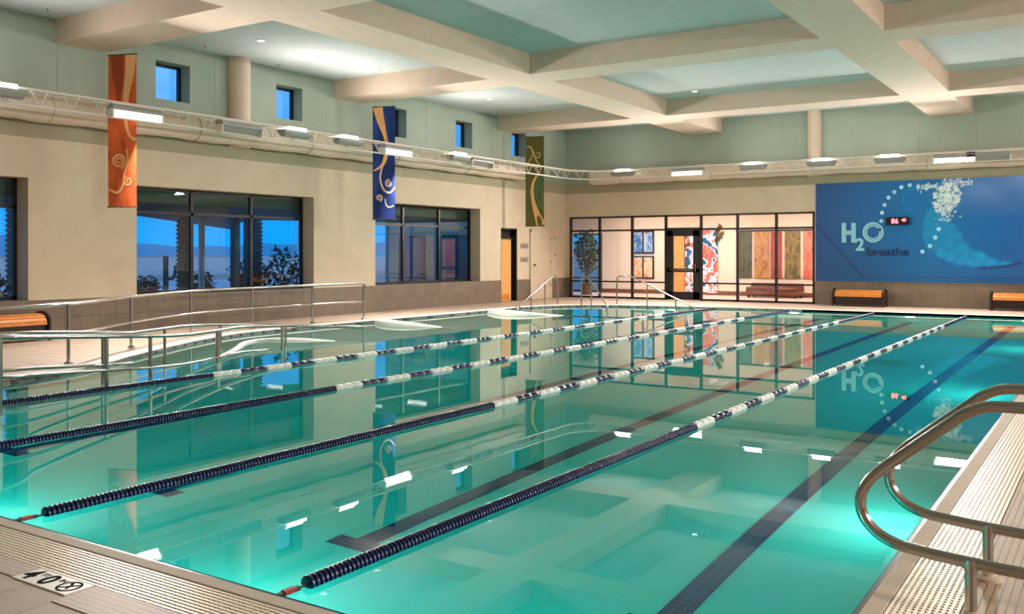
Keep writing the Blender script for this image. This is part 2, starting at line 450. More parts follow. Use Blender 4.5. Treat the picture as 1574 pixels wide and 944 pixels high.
# basin: walls and bottom of the pool
ZF = -1.27
n_ = len(outline); bs = MB()
bs.add([(a, b, -.13) for a, b in outline]+[(a, b, ZF) for a, b in outline], [(i, (i+1) % n_, n_+(i+1) % n_, n_+i) for i in range(n_)])
tr = tessellate_polygon([[Vector((a, b, 0)) for a, b in outline]])
bs.add([(a, b, ZF) for a, b in outline], [tuple(t) for t in tr])
k += 1; struct(bs, 'trim_%d' % k, M['basin'])
wbnd = MB().add([(a, b, .0) for a, b in outline]+[(a, b, -.13) for a, b in outline], [(i, (i+1) % n_, n_+(i+1) % n_, n_+i) for i in range(n_)])
k += 1; struct(wbnd, 'trim_%d' % k, M['navy_tile'])
# thin navy lip and sand coping on the near and right sides, white coping round the rest
k += 1; struct(MB().box(-11.2, RE+.026, NE-.026, NE+.0, -.06, -.002).box(RE, RE+.026, NE-.026, FE, -.06, -.002), 'trim_%d' % k, M['lip'])
k += 1; struct(MB().box(-11.3, RE+CW, NE-CW, NE-.026, -.13, .006).box(RE+.026, RE+CW, NE-CW, FE, -.13, .006), 'trim_%d' % k, M['coping'], bevel=.006)
cpg = MB(); idx = [i for i in range(len(outline)-1)]
inn = outline[:-1]; out_ = [((RE+.3, FE+.26) if abs(p[0]-RE) < 1e-4 else h) for p, h in zip(inn, hole[:-1])]
N_ = len(inn)
ring = []
for d, z in ((0, -.10), (0, .0), (.06, .018), (1.0, .010), (1.0, -.02)):
    ring.append([(a[0]+(b[0]-a[0])*d, a[1]+(b[1]-a[1])*d, z) for a, b in zip(inn, out_)])
for j in range(len(ring)-1):
    cpg.add(ring[j]+ring[j+1], [(i, i+1, N_+i+1, N_+i) for i in range(N_-1)])
k += 1; struct(cpg, 'trim_%d' % k, M['white_coping'], smooth=True)

# gutter grating: long bars over cross bars, in a dark channel
def grating(name, horizontal, a0, a1, b0, b1, label):
    t = thing(name, label, 'grating', (a0, b0, 0) if horizontal else (b0, a0, 0))
    ch = MB(); bars = MB(); cr = MB()
    nb = 11; pw = (b1-b0)/nb
    bx = lambda mb, u0, u1, v0, v1, z0, z1: mb.box(u0, u1, v0, v1, z0, z1) if horizontal else mb.box(v0, v1, u0, u1, z0, z1)
    bx(ch, a0, a1, b0+.001, b1-.001, -.13, -.055)
    for i in range(nb): bx(bars, a0, a1, b0+i*pw+.006, b0+(i+1)*pw-.007, -.016, .002)
    u = a0+.01
    while u < a1-.02:
        bx(cr, u, u+.015, b0+.004, b1-.004, -.045, -.002); u += .034
    ch.build('channel', M['channel'], t); bars.build('bar_panel', M['grate'], t, bevel=0)
    cr.build('cross_bars', M['grate'], t)
grating('gutter_grating', True, -11.2, RE+CW+.001, NE-CW-GW, NE-CW, 'cream gutter grating along the near edge of the pool, beside the depth tile')
grating('gutter_grating', False, NE-CW-GW, FE, RE+CW, RE+CW+GW, 'cream gutter grating along the right edge of the pool, under the looped grab rails')

# bottom lane markings, with cross ends
ln = 0
for xc, lab in ((-2.13, 'dark lane line on the pool bottom nearest the right edge'),
                (-4.34, 'dark lane line on the pool bottom, second from the right edge'),
                (-6.49, 'dark lane line on the pool bottom, third from the right edge, under a lane rope'),
                (-8.66, 'dark lane line on the pool bottom farthest to the left')):
    mb = MB().box(xc-.085, xc+.085, 4.83, 24.4, ZF, ZF+.006).box(xc-.225, xc+.225, 4.67, 4.83, ZF, ZF+.006).box(xc-.225, xc+.225, 24.4, 24.56, ZF, ZF+.006)
    ln += 1; k += 1; struct(mb, 'trim_%d' % k, M['lane'])

# entry ramp inside the pool and its low white curbs
ramp_r = [(-9.5, 3.2, -.10), (-9.6, 5.0, -.15), (-9.75, 6.0, -.20), (-10.0, 7.0, -.28), (-10.35, 8.0, -.34), (-11.0, 9.2, -.42), (-11.6, 10.4, -.47), (-11.75, 11.7, -.52), (-11.3, 13.0, -.62)]
ramp_l = [(-10.7, 3.2, -.10), (-10.75, 5.0, -.15), (-10.8, 6.0, -.20), (-11.05, 7.0, -.28), (-11.4, 8.0, -.34), (-12.0, 9.2, -.42), (-12.5, 10.4, -.47), (-12.7, 11.7, -.52), (-12.5, 13.0, -.62)]
rm = MB(); nr = len(ramp_r)
top = [v for p in zip(ramp_r, ramp_l) for v in p]; bot = [(a, b, ZF+.001) for a, b, c in top]
fs = []
for i in range(nr-1):
    a = 2*i; fs += [(a, a+1, a+3, a+2), (2*nr+a, a, a+2, 2*nr+a+2), (a+1, 2*nr+a+1, 2*nr+a+3, a+3)]
fs += [(0, 2*nr, 2*nr+1, 1), (2*nr-2, 2*nr-1, 4*nr-1, 4*nr-2)]
k += 1; struct(rm.add(top+bot, fs), 'trim_%d' % k, M['basin'])
def curb(pts, wdt, label):
    """low rounded wall; its far end dips under the water"""
    P = smooth_path(pts, 6); mb = MB(); n = len(P); ringp = []
    for i, p in enumerate(P):
        t = (P[min(i+1, n-1)]-P[max(i-1, 0)]); t.z = 0; t.normalize(); u = Vector((-t.y, t.x, 0))
        h = p.z
        ringp.append([p+u*wdt/2*a+Vector((0, 0, b)) for a, b in ((-1, -.13), (-1, -.03), (-.8, 0), (.8, 0), (1, -.03), (1, -.13))])
    for i in range(n-1):
        mb.add(ringp[i]+ringp[i+1], [(j, j+1, 6+j+1, 6+j) for j in range(5)])
    mb.add(ringp[0], [tuple(range(6))]); mb.add(ringp[-1], [tuple(range(6))])
    o = mb.build('pool_curb', M['white_coping'], smooth=True)
    return tag(o, label, 'curb')
curb([(-11.55, 9.55, -.03), (-12.3, 10.5, -.035), (-13.05, 11.4, -.02), (-13.05, 12.0, -.01), (-12.5, 12.35, -.02), (-11.7, 12.6, -.07)], .13, 'white curved curb standing out of the water at the end of the entry ramp')
curb([(-14.3, 16.4, .04), (-13.7, 16.05, .05), (-12.9, 15.95, .02), (-12.0, 16.3, -.10)], .28, 'low white curb in the water in front of the far window')
curb([(-14.3, 21.0, .05), (-13.6, 20.5, .06), (-12.8, 20.4, .03), (-11.6, 21.2, -.10)], .32, 'low white curb in the water below the far sloping stair rail')

# unseen lights added in the pool walls to colour and brighten the water
def niche(loc, rz, label, power=1.0):
    t = thing('added_pool_light', label, 'added light', loc, rz, 'added underwater lights in the pool walls')
    MB().lathe([(.16, 0), (.16, .02), (.13, .025)], (0, 0, 0), 24, axis='Y').build('rim', M['steel'], t, local=True, smooth=True)
    MB().lathe([(.125, .012), (.12, .03)], (0, 0, 0), 24, axis='Y').build('lens', M['white_float'], t, local=True)
    lamp('added_pool_lamp', t, (0, .06, 0), (0, 1, .08), .24, .24, POOL_W*power, (1, .97, .9), 180)
for i, xx in enumerate((-9.4, -6.8, -4.2, -1.9)): niche((xx, NE, -.75), 0, 'added round underwater light in the near pool wall, ' + ('farthest left', 'second from the left', 'second from the right', 'nearest the right edge')[i], .8)
for i, xx in enumerate((-11, -7.6, -4.6, -1.9)): niche((xx, FE if xx > -9 else 25.5, -.75), pi, 'added round underwater light in the far pool wall, ' + ('farthest left', 'second from the left', 'second from the right', 'nearest the right edge')[i])
for i, y in enumerate((7, 13, 19, 24)): niche((RE, y, -.75), pi/2, 'added round underwater light in the right pool wall, ' + ('nearest the camera', 'second along', 'third along', 'farthest away')[i], .6)

# water body
wo = offset(outline, .004)
wt = MB(); n_ = len(wo)
tr = tessellate_polygon([[Vector((a, b, 0)) for a, b in wo]])
wt.add([(a, b, -.05) for a, b in wo]+[(a, b, ZF-.02) for a, b in wo], [tuple(t) for t in tr]+[tuple(i+n_ for i in t) for t in tr]+[(i, (i+1) % n_, n_+(i+1) % n_, n_+i) for i in range(n_)])
wo_ = wt.build('pool_water', M['water']); tag(wo_, 'still turquoise water filling the swimming pool', 'water', kind='stuff')

# depth marker tile set in the deck
t = thing('depth_marker_tile', 'white deck tile reading 4 FT 0 IN with a no diving symbol', 'sign', (-4.2, 2.5, .0))
MB().box(-4.42, -3.985, 2.43, 2.575, -.004, .006).build('tile', mat('white tile', L(236, 232, 226), .35), t, bevel=.002)
blk = mat('black glaze', L(10, 8, 16), .9, spec=.1)
I3 = Matrix.Identity(3)
text_mesh('4', .15, (-4.405, 2.452, .0065), I3, .0008, 'lettering', blk, t, .004)
text_mesh('FT', .045, (-4.318, 2.515, .0065), I3, .0008, 'lettering', blk, t)
text_mesh('0', .15, (-4.265, 2.452, .0065), I3, .0008, 'lettering', blk, t, .004)
text_mesh('IN', .045, (-4.175, 2.515, .0065), I3, .0008, 'lettering', blk, t)
rg = MB(); cx_, cy_ = -4.065, 2.503
for i in range(32):
    a, b = 2*pi*i/32, 2*pi*(i+1)/32
    rg.add([(cx_+.060*cos(a), cy_+.060*sin(a), .0075), (cx_+.060*cos(b), cy_+.060*sin(b), .0075), (cx_+.049*cos(b), cy_+.049*sin(b), .0075), (cx_+.049*cos(a), cy_+.049*sin(a), .0075)], [(0,1,2,3)])
rg.obox((cx_, cy_, .007), .104, .009, .001, (1, 1, 0), (-1, 1, 0), (0, 0, 1))
rg.obox((cx_+.004, cy_-.004, .007), .05, .012, .001, (-.4, 1, 0), (1, .4, 0), (0, 0, 1))
rg.lathe([(.009, .0065), (.009, .0078)], (cx_-.018, cy_+.028, 0), 12)
rg.build('no_diving_symbol', blk, t)

# ------------------------------------------------------------------ windows
winno = 0
def window(y0, y1, z0, z1, muls, trans, fw=.06, x=-17.0):
    global winno
    winno += 1
    t = bpy.data.objects.new('window_%d' % winno, None); COL.objects.link(t); t.location = (x, (y0+y1)/2, z0)
    t.matrix_basis = Matrix.Translation(t.location)
    t['kind'] = 'structure'
    fr = MB()
    fr.box(x-.05, x+.03, y0, y0+fw, z0, z1).box(x-.05, x+.03, y1-fw, y1, z0, z1).box(x-.05, x+.03, y0, y1, z0, z0+fw).box(x-.05, x+.03, y0, y1, z1-fw, z1)
    for m_ in muls: fr.box(x-.05, x+.03, m_-fw*.6, m_+fw*.6, z0, z1)
    if trans: fr.box(x-.05, x+.03, y0, y1, trans-.03, trans+.03)
    fr.build('frame', M['black'], t)
    ms = [y0]+list(muls)+[y1]
    for a, b in zip(ms[:-1], ms[1:]):
        for c, d in (((z0, trans), (trans, z1)) if trans else ((z0, z1),)):
            MB().box(x-.012, x-.004, a+.03, b-.03, c+.03, d-.03).build('pane', M['glass'], t)
    return t
window(4.53, 9.43, .70, 2.92, (6.2, 7.8), 2.40)
window(11.66, 16.58, .70, 2.92, (13.29, 14.95), 2.40)
window(18.84, 23.68, .70, 2.92, (20.44, 22.1), 2.35)
for a, b in CLE: window(a, b, 4.73, 5.52, (), None, .05, -16.93)

# ------------------------------------------------------------------ doors on the left wall
t = bpy.data.objects.new('door_1', None); COL.objects.link(t); t.location = (-16.8, 25.3, 0); t.matrix_basis = Matrix.Translation(t.location); t['kind'] = 'structure'
MB().box(-16.80, -16.62, 24.83, 24.88, 0, 2.36).box(-16.80, -16.62, 25.74, 25.79, 0, 2.36).box(-16.80, -16.62, 24.83, 25.79, 2.31, 2.36).box(-16.80, -16.66, 24.88, 25.74, 2.02, 2.06).build('frame', M['black'], t)
MB().box(-16.84, -16.80, 24.83, 25.79, 0, 2.36).build('backing', M['black'], t)
MB().box(-16.795, -16.72, 24.88, 25.60, .01, 2.02).build('panel', M['door_wood'], t, bevel=.004)
MB().box(-16.722, -16.712, 24.98, 25.5, .05, .22).build('kick_plate', M['wood'], t)
MB().box(-16.74, -16.73, 25.60, 25.74, .01, 2.02).build('gap_shade_strip', M['black'], t)  # solid black strip, its colour stands in for the shade of the gap
t = bpy.data.objects.new('door_2', None); COL.objects.link(t); t.location = (-16.58, 27.25, 0); t.matrix_basis = Matrix.Translation(t.location); t['kind'] = 'structure'
MB().box(XL, XL+.05, 26.55, 26.63, 0, 2.36).box(XL, XL+.05, 27.87, 27.95, 0, 2.36).box(XL, XL+.05, 26.55, 27.95, 2.28, 2.36).build('frame', M['beige'], t, bevel=.005)
MB().box(XL, XL+.035, 26.63, 27.87, .01, 2.28).build('panel', M['beige'], t)
MB().lathe([(.02, 0), (.035, .03), (.035, .05), (.02, .07)], (0, 0, 0), 12).build('knob_rose', M['dark_metal'], t, local=True).location = (.05, -.47, 1.12)
for z in (.4, 1.2, 2.0): MB().box(XL+.035, XL+.05, 27.84, 27.88, z, z+.12).build('hinge', M['steel'], t)
gp = mat('grey sign plate', L(150, 138, 128), .5)
for z, lab in ((1.71, 'upper grey sign plate beside the beige door'), (1.26, 'lower grey sign plate beside the beige door')):
    tp = thing('sign_plate', lab, 'sign', (XL, 26.2, z))
    MB().box(XL, XL+.012, 25.98, 26.46, z, z+.17).build('plate', gp, tp, bevel=.003)
    MB().box(XL+.012, XL+.015, 26.04, 26.40, z+.05, z+.065).box(XL+.012, XL+.015, 26.04, 26.34, z+.09, z+.105).build('raised_lines', M['bronze'], tp)
for z, lab in ((2.02, 'small wall device with white surround, upper one right of the beige door'), (1.42, 'small wall device with white surround, lower one right of the beige door')):
    tp = thing('wall_device', lab, 'alarm', (XL, 28.25, z))
    MB().box(XL, XL+.03, 28.17, 28.33, z, z+.16).build('housing', mat('ivory plastic', L(210, 196, 170), .4), tp, bevel=.006)
    MB().lathe([(.03, 0), (.03, .03)], (0, 0, 0), 14).build('lens', M['dark_metal'], tp, local=True).location = (.03, 0, .06)

# ------------------------------------------------------------------ lobby glazing and door
t = bpy.data.objects.new('window_20', None); COL.objects.link(t); t.location = (-12.1, 29.05, 0); t.matrix_basis = Matrix.Translation(t.location); t['kind'] = 'structure'
MX = [-16.42, -15.27, -14.02, -12.78, -11.54, -10.31, -9.06, -7.90]
fr = MB()
for i, xx in enumerate(MX): fr.box(xx-.035, xx+.035, 29.0, 29.1, 0, 2.83)
fr.box(-16.45, -7.87, 29.0, 29.1, 2.77, 2.83).box(-16.45, -12.78, 29.0, 29.1, 2.31, 2.37).box(-11.54, -7.87, 29.0, 29.1, 2.31, 2.37)
fr.box(-16.45, -12.78, 29.0, 29.1, .55, .60).box(-11.54, -7.87, 29.0, 29.1, .55, .60).box(-16.45, -12.78, 29.0, 29.1, 0, .06).box(-11.54, -7.87, 29.0, 29.1, 0, .06)
fr.box(-12.78, -11.54, 29.0, 29.1, 2.31, 2.40)
fr.build('frame', M['black'], t)
for i in range(7):
    a, b = MX[i]+.03, MX[i+1]-.03
    for c, d in ((.06, .55), (.6, 2.31), (2.37, 2.77)):
        if i == 3 and d < 2.5: continue
        MB().box(a, b, 29.045, 29.055, c, d).build('pane', M['glass2'], t)
t = bpy.data.objects.new('door_3', None); COL.objects.link(t); t.location = (-12.16, 29.05, 0); t.matrix_basis = Matrix.Translation(t.location); t['kind'] = 'structure'
MB().box(-12.73, -12.52, 28.99, 29.09, .02, 2.31).box(-11.80, -11.59, 28.99, 29.09, .02, 2.31).box(-12.73, -11.59, 28.99, 29.09, 2.12, 2.31).box(-12.73, -11.59, 28.99, 29.09, .02, .28).box(-12.73, -11.59, 28.99, 29.09, .93, 1.05).build('frame', M['black'], t)
MB().box(-12.53, -11.79, 29.035, 29.045, 1.05, 2.12).build('pane', M['glass2'], t)
MB().box(-12.53, -11.79, 29.035, 29.045, .28, .93).build('pane', M['glass2'], t)
MB().tube([(-11.70, 28.99, .9), (-11.70, 28.93, .92), (-11.70, 28.93, 1.2), (-11.70, 28.99, 1.22)], .012).build('handle', M['steel'], t, smooth=True)
MB().tube([(-12.62, 28.95, 1.0), (-11.8, 28.95, 1.0)], .012).build('push_bar', M['steel'], t, smooth=True)

# ------------------------------------------------------------------ lobby behind the glass
cream = mat('cream lobby wall', L(240, 224, 206), .8)
LBY = 33.1
lw_ = MB().box(-17.3, -7.0, LBY, LBY+.2, 0, 3.1).box(-7.1, -6.9, 29.25, LBY+.2, 0, 3.1).box(-19.2, -17.3, LBY, LBY+.2, 2.35, 3.1)
struct(lw_, 'wall_lobby', cream)
struct(MB().box(-19.2, -6.9, 29.25, LBY+.2, 2.95, 3.1), 'ceiling_lobby', mat('lobby ceiling', L(226, 206, 184), .8))
struct(MB().box(-19.2, -6.9, 29.25, LBY+.2, -.06, .0), 'floor_lobby', mat('pink beige lobby floor', L(236, 210, 196), .4))
struct(MB().box(-17.3, -7.1, LBY-.02, LBY, .02, .16), 'baseboard_lobby', mat('brown baseboard', L(120, 78, 56), .5))
t = bpy.data.objects.new('window_21', None); COL.objects.link(t); t.location = (-18.2, LBY+.1, 0); t.matrix_basis = Matrix.Translation(t.location); t['kind'] = 'structure'
MB().box(-19.2, -19.1, LBY+.05, LBY+.12, 0, 2.35).box(-17.38, -17.3, LBY+.05, LBY+.12, 0, 2.35).box(-19.2, -17.3, LBY+.05, LBY+.12, 2.28, 2.35).box(-19.2, -17.3, LBY+.05, LBY+.12, 0, .08).box(-19.2, -17.3, LBY+.05, LBY+.12, .55, .60).build('frame', M['black'], t)
MB().box(-19.15, -17.35, LBY+.08, LBY+.09, .05, 2.3).build('pane', M['glass'], t)
def lobby_art(name, cat, x0, x1, z0, z1, m, label, frame=None, group=None):
    t = thing(name, label, cat, ((x0+x1)/2, LBY-.03, z0), 0, group)
    MB().box(x0+(.04 if frame else 0), x1-(.04 if frame else 0), LBY-.045, LBY-.001, z0+(.04 if frame else 0), z1-(.04 if frame else 0)).build('canvas', m, t, bevel=.003)
    if frame:
        MB().box(x0, x1, LBY-.06, LBY-.002, z0, z0+.05).box(x0, x1, LBY-.06, LBY-.002, z1-.05, z1).box(x0, x0+.05, LBY-.06, LBY-.002, z0, z1).box(x1-.05, x1, LBY-.06, LBY-.002, z0, z1).build('frame', frame, t)
    return t
def mullioned(t, x0, x1, z0, z1, frame): MB().box((x0+x1)/2-.03, (x0+x1)/2+.03, LBY-.055, LBY-.003, z0, z1).build('mid_bar', frame, t)
darkf = mat('dark picture frame', L(36, 24, 26), .5)
q = lobby_art('framed_picture', 'picture', -15.95, -15.05, 1.55, 2.42, art_mat('blue art', [L(30, 60, 110), L(90, 140, 200), L(190, 205, 225), L(70, 60, 80)], 3.2, seed=1), 'dark framed blue picture on the lobby wall, upper of the two', darkf)
mullioned(q, -15.95, -15.05, 1.6, 2.37, darkf)
q = lobby_art('framed_picture', 'picture', -15.95, -15.05, .58, 1.45, art_mat('red art', [L(170, 60, 50), L(235, 180, 140), L(250, 225, 190), L(120, 30, 30)], 3.2, seed=4), 'dark framed red and peach picture on the lobby wall, lower of the two', darkf)
mullioned(q, -15.95, -15.05, .63, 1.4, darkf)
lobby_art('wall_painting', 'painting', -13.78, -12.5, .08, 2.5, art_mat('bright art', [L(10, 90, 110), L(30, 90, 170), L(235, 235, 245), L(240, 240, 250), L(200, 40, 50), L(240, 150, 120), L(60, 70, 90)], 2.3, seed=6.1, rng=(.36, .66)), 'tall colourful abstract painting with red, white and blue seen through the lobby door')
t = thing('wood_panel', 'tall honey wood panel seen through the left half of the lobby door', 'panel', (-14.1, 33.0, 0))
MB().box(-14.42, -13.8, LBY-.10, LBY-.001, .0, 2.24).build('panel', M['door_wood'], t, bevel=.004); MB().box(-14.44, -13.78, LBY-.11, LBY-.0, 2.24, 2.30).build('top_rail', M['wood'], t)
cv = [(-11.68, -11.22, [L(26, 34, 28), L(84, 92, 74), L(44, 54, 44)], 'tall narrow dark green canvas, leftmost in the lobby row'),
      (-11.12, -10.58, [L(120, 84, 40), L(168, 110, 84), L(196, 156, 84), L(110, 80, 44)], 'tall narrow ochre canvas, second from the left in the lobby row'),
      (-10.52, -10.12, [L(60, 34, 30), L(180, 84, 76), L(80, 66, 56)], 'tall narrow dark red canvas in the middle of the lobby row'),
      (-10.02, -9.47, [L(34, 34, 24), L(160, 130, 80), L(70, 84, 56), L(190, 130, 84)], 'tall narrow olive and tan canvas, second from the right in the lobby row'),
      (-9.37, -8.95, [L(90, 44, 36), L(205, 96, 88), L(216, 140, 116), L(120, 84, 130)], 'tall narrow coral red canvas, rightmost in the lobby row')]
for i, (a, b, cs, lab) in enumerate(cv):
    lobby_art('tall_canvas', 'canvas', a, b, .66, 2.33, art_mat('canvas art', cs, 3.0, stretch=(2, 1, .8), seed=i*3.1), lab, None, 'tall canvases in a row on the lobby wall')
t = thing('hanging_rail', 'dark rail along the top of the lobby canvases', 'rail', (-10.3, 33.05, 2.36))
MB().box(-11.8, -8.8, LBY-.05, LBY-.001, 2.35, 2.40).build('rail', darkf, t)
MB().box(-11.8, -11.76, LBY-.06, LBY-.001, 2.34, 2.41).build('end_cap', darkf, t)
t = thing('wall_sculpture', 'small brown and gold metal wall sculpture above the painting in the lobby', 'sculpture', (-12.4, 33.0, 2.0))
mb = MB()
for i in range(9): mb.obox((-12.55+.05*(i % 5)+random.uniform(0, .05), LBY-.06, 2.0+.07*i), .16, .03, .12, (1, 0, random.uniform(-.8, .8)), (0, 1, 0), (random.uniform(-.5, .5), 0, 1))
mb.build('plates', mat('gilded metal', L(110, 90, 50), .4, metal=.5), t)
leather = mat('brown leather', L(110, 52, 36), .45, noise_amt=.15)
t = thing('lobby_sofa', 'low brown leather sofa under the lobby canvases', 'sofa', (-10.1, 32.4, 0))
MB().box(-11.1, -9.25, 32.05, 32.75, .10, .27).build('seat_base', leather, t, bevel=.02)
for a in (-11.08, -10.16): MB().box(a, a+.88, 32.03, 32.6, .27, .38).build('seat_cushion', leather, t, bevel=.03)
MB().box(-11.1, -9.25, 32.62, 32.8, .2, .50).build('backrest', leather, t, bevel=.03)
for xx in (-11.0, -9.35):
    for yy in (32.1, 32.7): MB().box(xx-.03, xx+.03, yy-.03, yy+.03, 0, .10).build('leg', M['dark_metal'], t)
# lobby ceiling lamps
for i, xx in enumerate((-15.2, -12.2, -9.2)):
    t = thing('ceiling_lamp', 'flush panel lamp on the lobby ceiling, %s' % ('left one', 'middle one', 'right one')[i], 'lamp', (xx, 31.2, 2.95), 0, 'lobby ceiling lamps')
    MB().box(xx-.6, xx+.6, 30.9, 31.5, 2.93, 2.95).build('housing', M['white_float'], t)
    lamp('lobby_light', t, (0, 0, -.03), (0, .25, -1), 1.1, .5, LOBBY_W, (1, .88, .80))
# potted ficus in the lobby
t = thing('potted_ficus', 'tall leafy potted plant behind the leftmost lobby pane', 'plant', (-17.0, 31.2, 0))
t.matrix_basis = Matrix.Translation((-16.85, 31.0, 0))
MB().lathe([(.17, 0), (.24, .38), (.26, .42), (.22, .42), (.20, .34)], (-16.85, 31.0, 0), 20).build('pot', mat('brown pot', L(92, 60, 44), .6), t, smooth=True)
tk = MB()
for i in range(4):
    a = i*1.6; tk.tube(smooth_path([(-16.85+.03*cos(a), 31+.03*sin(a), .35), (-16.85+.1*cos(a+1), 31+.1*sin(a+1), 1.2), (-16.85+.22*cos(a+.5), 31+.22*sin(a+.5), 2.1)], 4), .018, 6)
tk.build('stem', mat('ficus bark', L(90, 74, 56), .8), t, smooth=True)
def leaf_cloud(n, c, rx, ry, rz, size, seed):
    rnd = random.Random(seed); mb = MB()
    for i in range(n):
        a = rnd.uniform(0, 2*pi); u = rnd.uniform(-1, 1); r = rnd.uniform(.3, 1)**.6; s_ = math.sqrt(1-u*u)
        p = Vector((c[0]+rx*r*s_*cos(a), c[1]+ry*r*s_*sin(a), c[2]+rz*r*u))
        d = Vector((rnd.uniform(-1, 1), rnd.uniform(-1, 1), rnd.uniform(-.9, .5))).normalized()
        sd = d.cross(Vector((rnd.uniform(-1, 1), rnd.uniform(-1, 1), 1))).normalized()*size*.28; d = d*size
        nn = sd.cross(d).normalized()*size*.08
        mb.add([p, p+d*.5+sd+nn, p+d, p+d*.5-sd+nn], [(0, 1, 2), (0, 2, 3)])
    return mb
lf = mat('ficus leaf', L(52, 84, 50), .5); lf.node_tree.nodes['Principled BSDF'].inputs['Specular IOR Level'].default_value = .3
leaf_cloud(700, (-16.85, 31.0, 1.65), .5, .5, .85, .17, 3).build('foliage', lf, t)

# ------------------------------------------------------------------ mural on the back wall
MX0, MX1, MZ0, MZ1 = -7.83, .62, .71, 3.665
plume = [(-4.71, 2.79), (-4.84, 2.26), (-4.78, 1.83), (-4.45, 1.47), (-3.87, 1.2), (-3.36, 1.16), (-2.72, 1.22), (-2.5, 1.30), (-2.75, 1.36), (-3.24, 1.55), (-3.61, 1.82), (-3.8, 2.17), (-4.06, 2.46), (-4.19, 2.85), (-4.3, 3.0)]
def inside(x, z, poly):
    c = False; n = len(poly); j = n-1
    for i in range(n):
        xi, zi = poly[i]; xj, zj = poly[j]
        if (zi > z) != (zj > z) and x < (xj-xi)*(z-zi)/(zj-zi)+xi: c = not c
        j = i
    return c
def edge_dist(x, z, poly):
    d = 9; n = len(poly)
    for i in range(n):
        ax, az = poly[i]; bx, bz = poly[(i+1) % n]; vx, vz = bx-ax, bz-az
        t_ = max(0, min(1, ((x-ax)*vx+(z-az)*vz)/(vx*vx+vz*vz))); d = min(d, math.hypot(x-ax-vx*t_, z-az-vz*t_))
    return d
def mixc(a, b, t): t = max(0, min(1, t)); return tuple(a[i]+(b[i]-a[i])*t for i in range(3))
BL, BC, BR, BT, PL = [L(*c)[:3] for c in ((22, 72, 134), (0, 112, 178), (0, 98, 178), (120, 155, 215), (0, 152, 210))]
BB = L(0, 70, 120)[:3]; DK = L(10, 44, 110)[:3]; WH = L(226, 240, 236)[:3]
brnd = random.Random(5)
bub = []
for i in range(260):
    a = brnd.uniform(0, 2*pi); r = brnd.uniform(0, 1)**.6
    bub.append((-4.18+.36*r*cos(a)+.1*r*sin(a), 3.12+.42*r*sin(a), brnd.uniform(.015, .045)))
for i in range(60): bub.append((brnd.uniform(-4.95, -4.3), 3.45+brnd.gauss(0, .05), brnd.uniform(.012, .03)))
for i in range(60): bub.append((-4.2+brnd.gauss(0, .15), brnd.uniform(2.45, 2.8), brnd.uniform(.012, .03)))
for i in range(90): bub.append((brnd.uniform(-4.3, -3.5), 3.55+brnd.gauss(0, .06), brnd.uniform(.01, .028)))
cells = {}
for b in bub:
    for i in range(-1, 2):
        for j in range(-1, 2): cells.setdefault((int(b[0]*20)+i, int(b[1]*20)+j), []).append(b)
def mural(x, z):
    u = (x-MX0)/5.6; v = (z-MZ0)/(MZ1-MZ0)
    c = mixc(BL, BC, u*1.9); c = mixc(c, BR, (u-.55)*2.2)
    c = mixc(c, BB, (.45-v)*1.6)
    n1 = noise.noise(Vector((x*1.3, z*1.5, 2)))
    c = mixc(c, BT, max(0, (v-.62)*2.6)*max(0, min(1, (u-.62)*5))*(.8+.6*n1))
    c = mixc(c, BT, max(0, min(1, (u-.9)*.7))*.5)
    n3 = noise.noise(Vector((x*5, z*5, 7)))*.5+noise.noise(Vector((x*14, z*14, 3)))*.3
    ins = inside(x, z, plume); d = edge_dist(x, z, plume) if -5.2 < x < -2.2 else 9
    sd = d if ins else -d
    k_ = (sd+.10*n3+.02)/.10
    c = mixc(c, PL, max(0, min(.85, k_))*(.75+.8*n3))
    # soft blue ball left of the bubbles
    rr = math.hypot(x+5.0, (z-3.08))
    if rr < .33: c = mixc(c, L(0, 110, 190)[:3], .6)
    elif rr < .36 and x < -5.0: c = mixc(c, PL, .5)
    cg = math.hypot((x+4.18)/.45, (z-3.12)/.5)
    if cg < 1: c = mixc(c, L(90, 190, 220)[:3], .55*(1-cg))
    for b in cells.get((int(x*20), int(z*20)), ()):
        q_ = math.hypot(x-b[0], z-b[1])
        if q_ < b[2]: c = mixc(c, WH, .45+.5*(q_/b[2])**2)
    # dark diagonal pool edge and floor line
    if x < -6.45:
        zl = 2.43+(x+7.83)*(-1.144); c = mixc(c, DK, 1-abs(z-zl)/.075)
    else: c = mixc(c, DK, (1-abs(z-.87)/.035)*.5)
    # dark diver streak at the foot of the plume
    if -3.35 < x < -2.3:
        zl = 1.13+.16*((x+3.35)/1.05)**2; c = mixc(c, L(20, 40, 100)[:3], (1-abs(z-zl)/(.045+.03*n3))*1.2)
    return (max(0, c[0]), max(0, c[1]), max(0, c[2]))
t = thing('wall_mural', 'large blue underwater mural with H2O breathe lettering on the back wall', 'mural', (-3.6, 28.98, .71))
nx, nz = 430, 152; vs = []; cs = []
for j in range(nz+1):
    for i in range(nx+1):
        xx = MX0+(MX1-MX0)*i/nx; zz = MZ0+(MZ1-MZ0)*j/nz
        vs.append((xx+3.6, -.012, zz-.71)); cs.append(mural(xx, zz))
me = bpy.data.meshes.new('print'); fsx = [(j*(nx+1)+i, j*(nx+1)+i+1, (j+1)*(nx+1)+i+1, (j+1)*(nx+1)+i) for j in range(nz) for i in range(nx)]
me.from_pydata(vs, [], fsx); me.update()
at = me.color_attributes.new('print', 'FLOAT_COLOR', 'POINT')
at.data.foreach_set('color', [q for c in cs for q in (c[0], c[1], c[2], 1.0)])
me.materials.append(M['print']); o = bpy.data.objects.new('print', me); COL.objects.link(o); o.parent = t
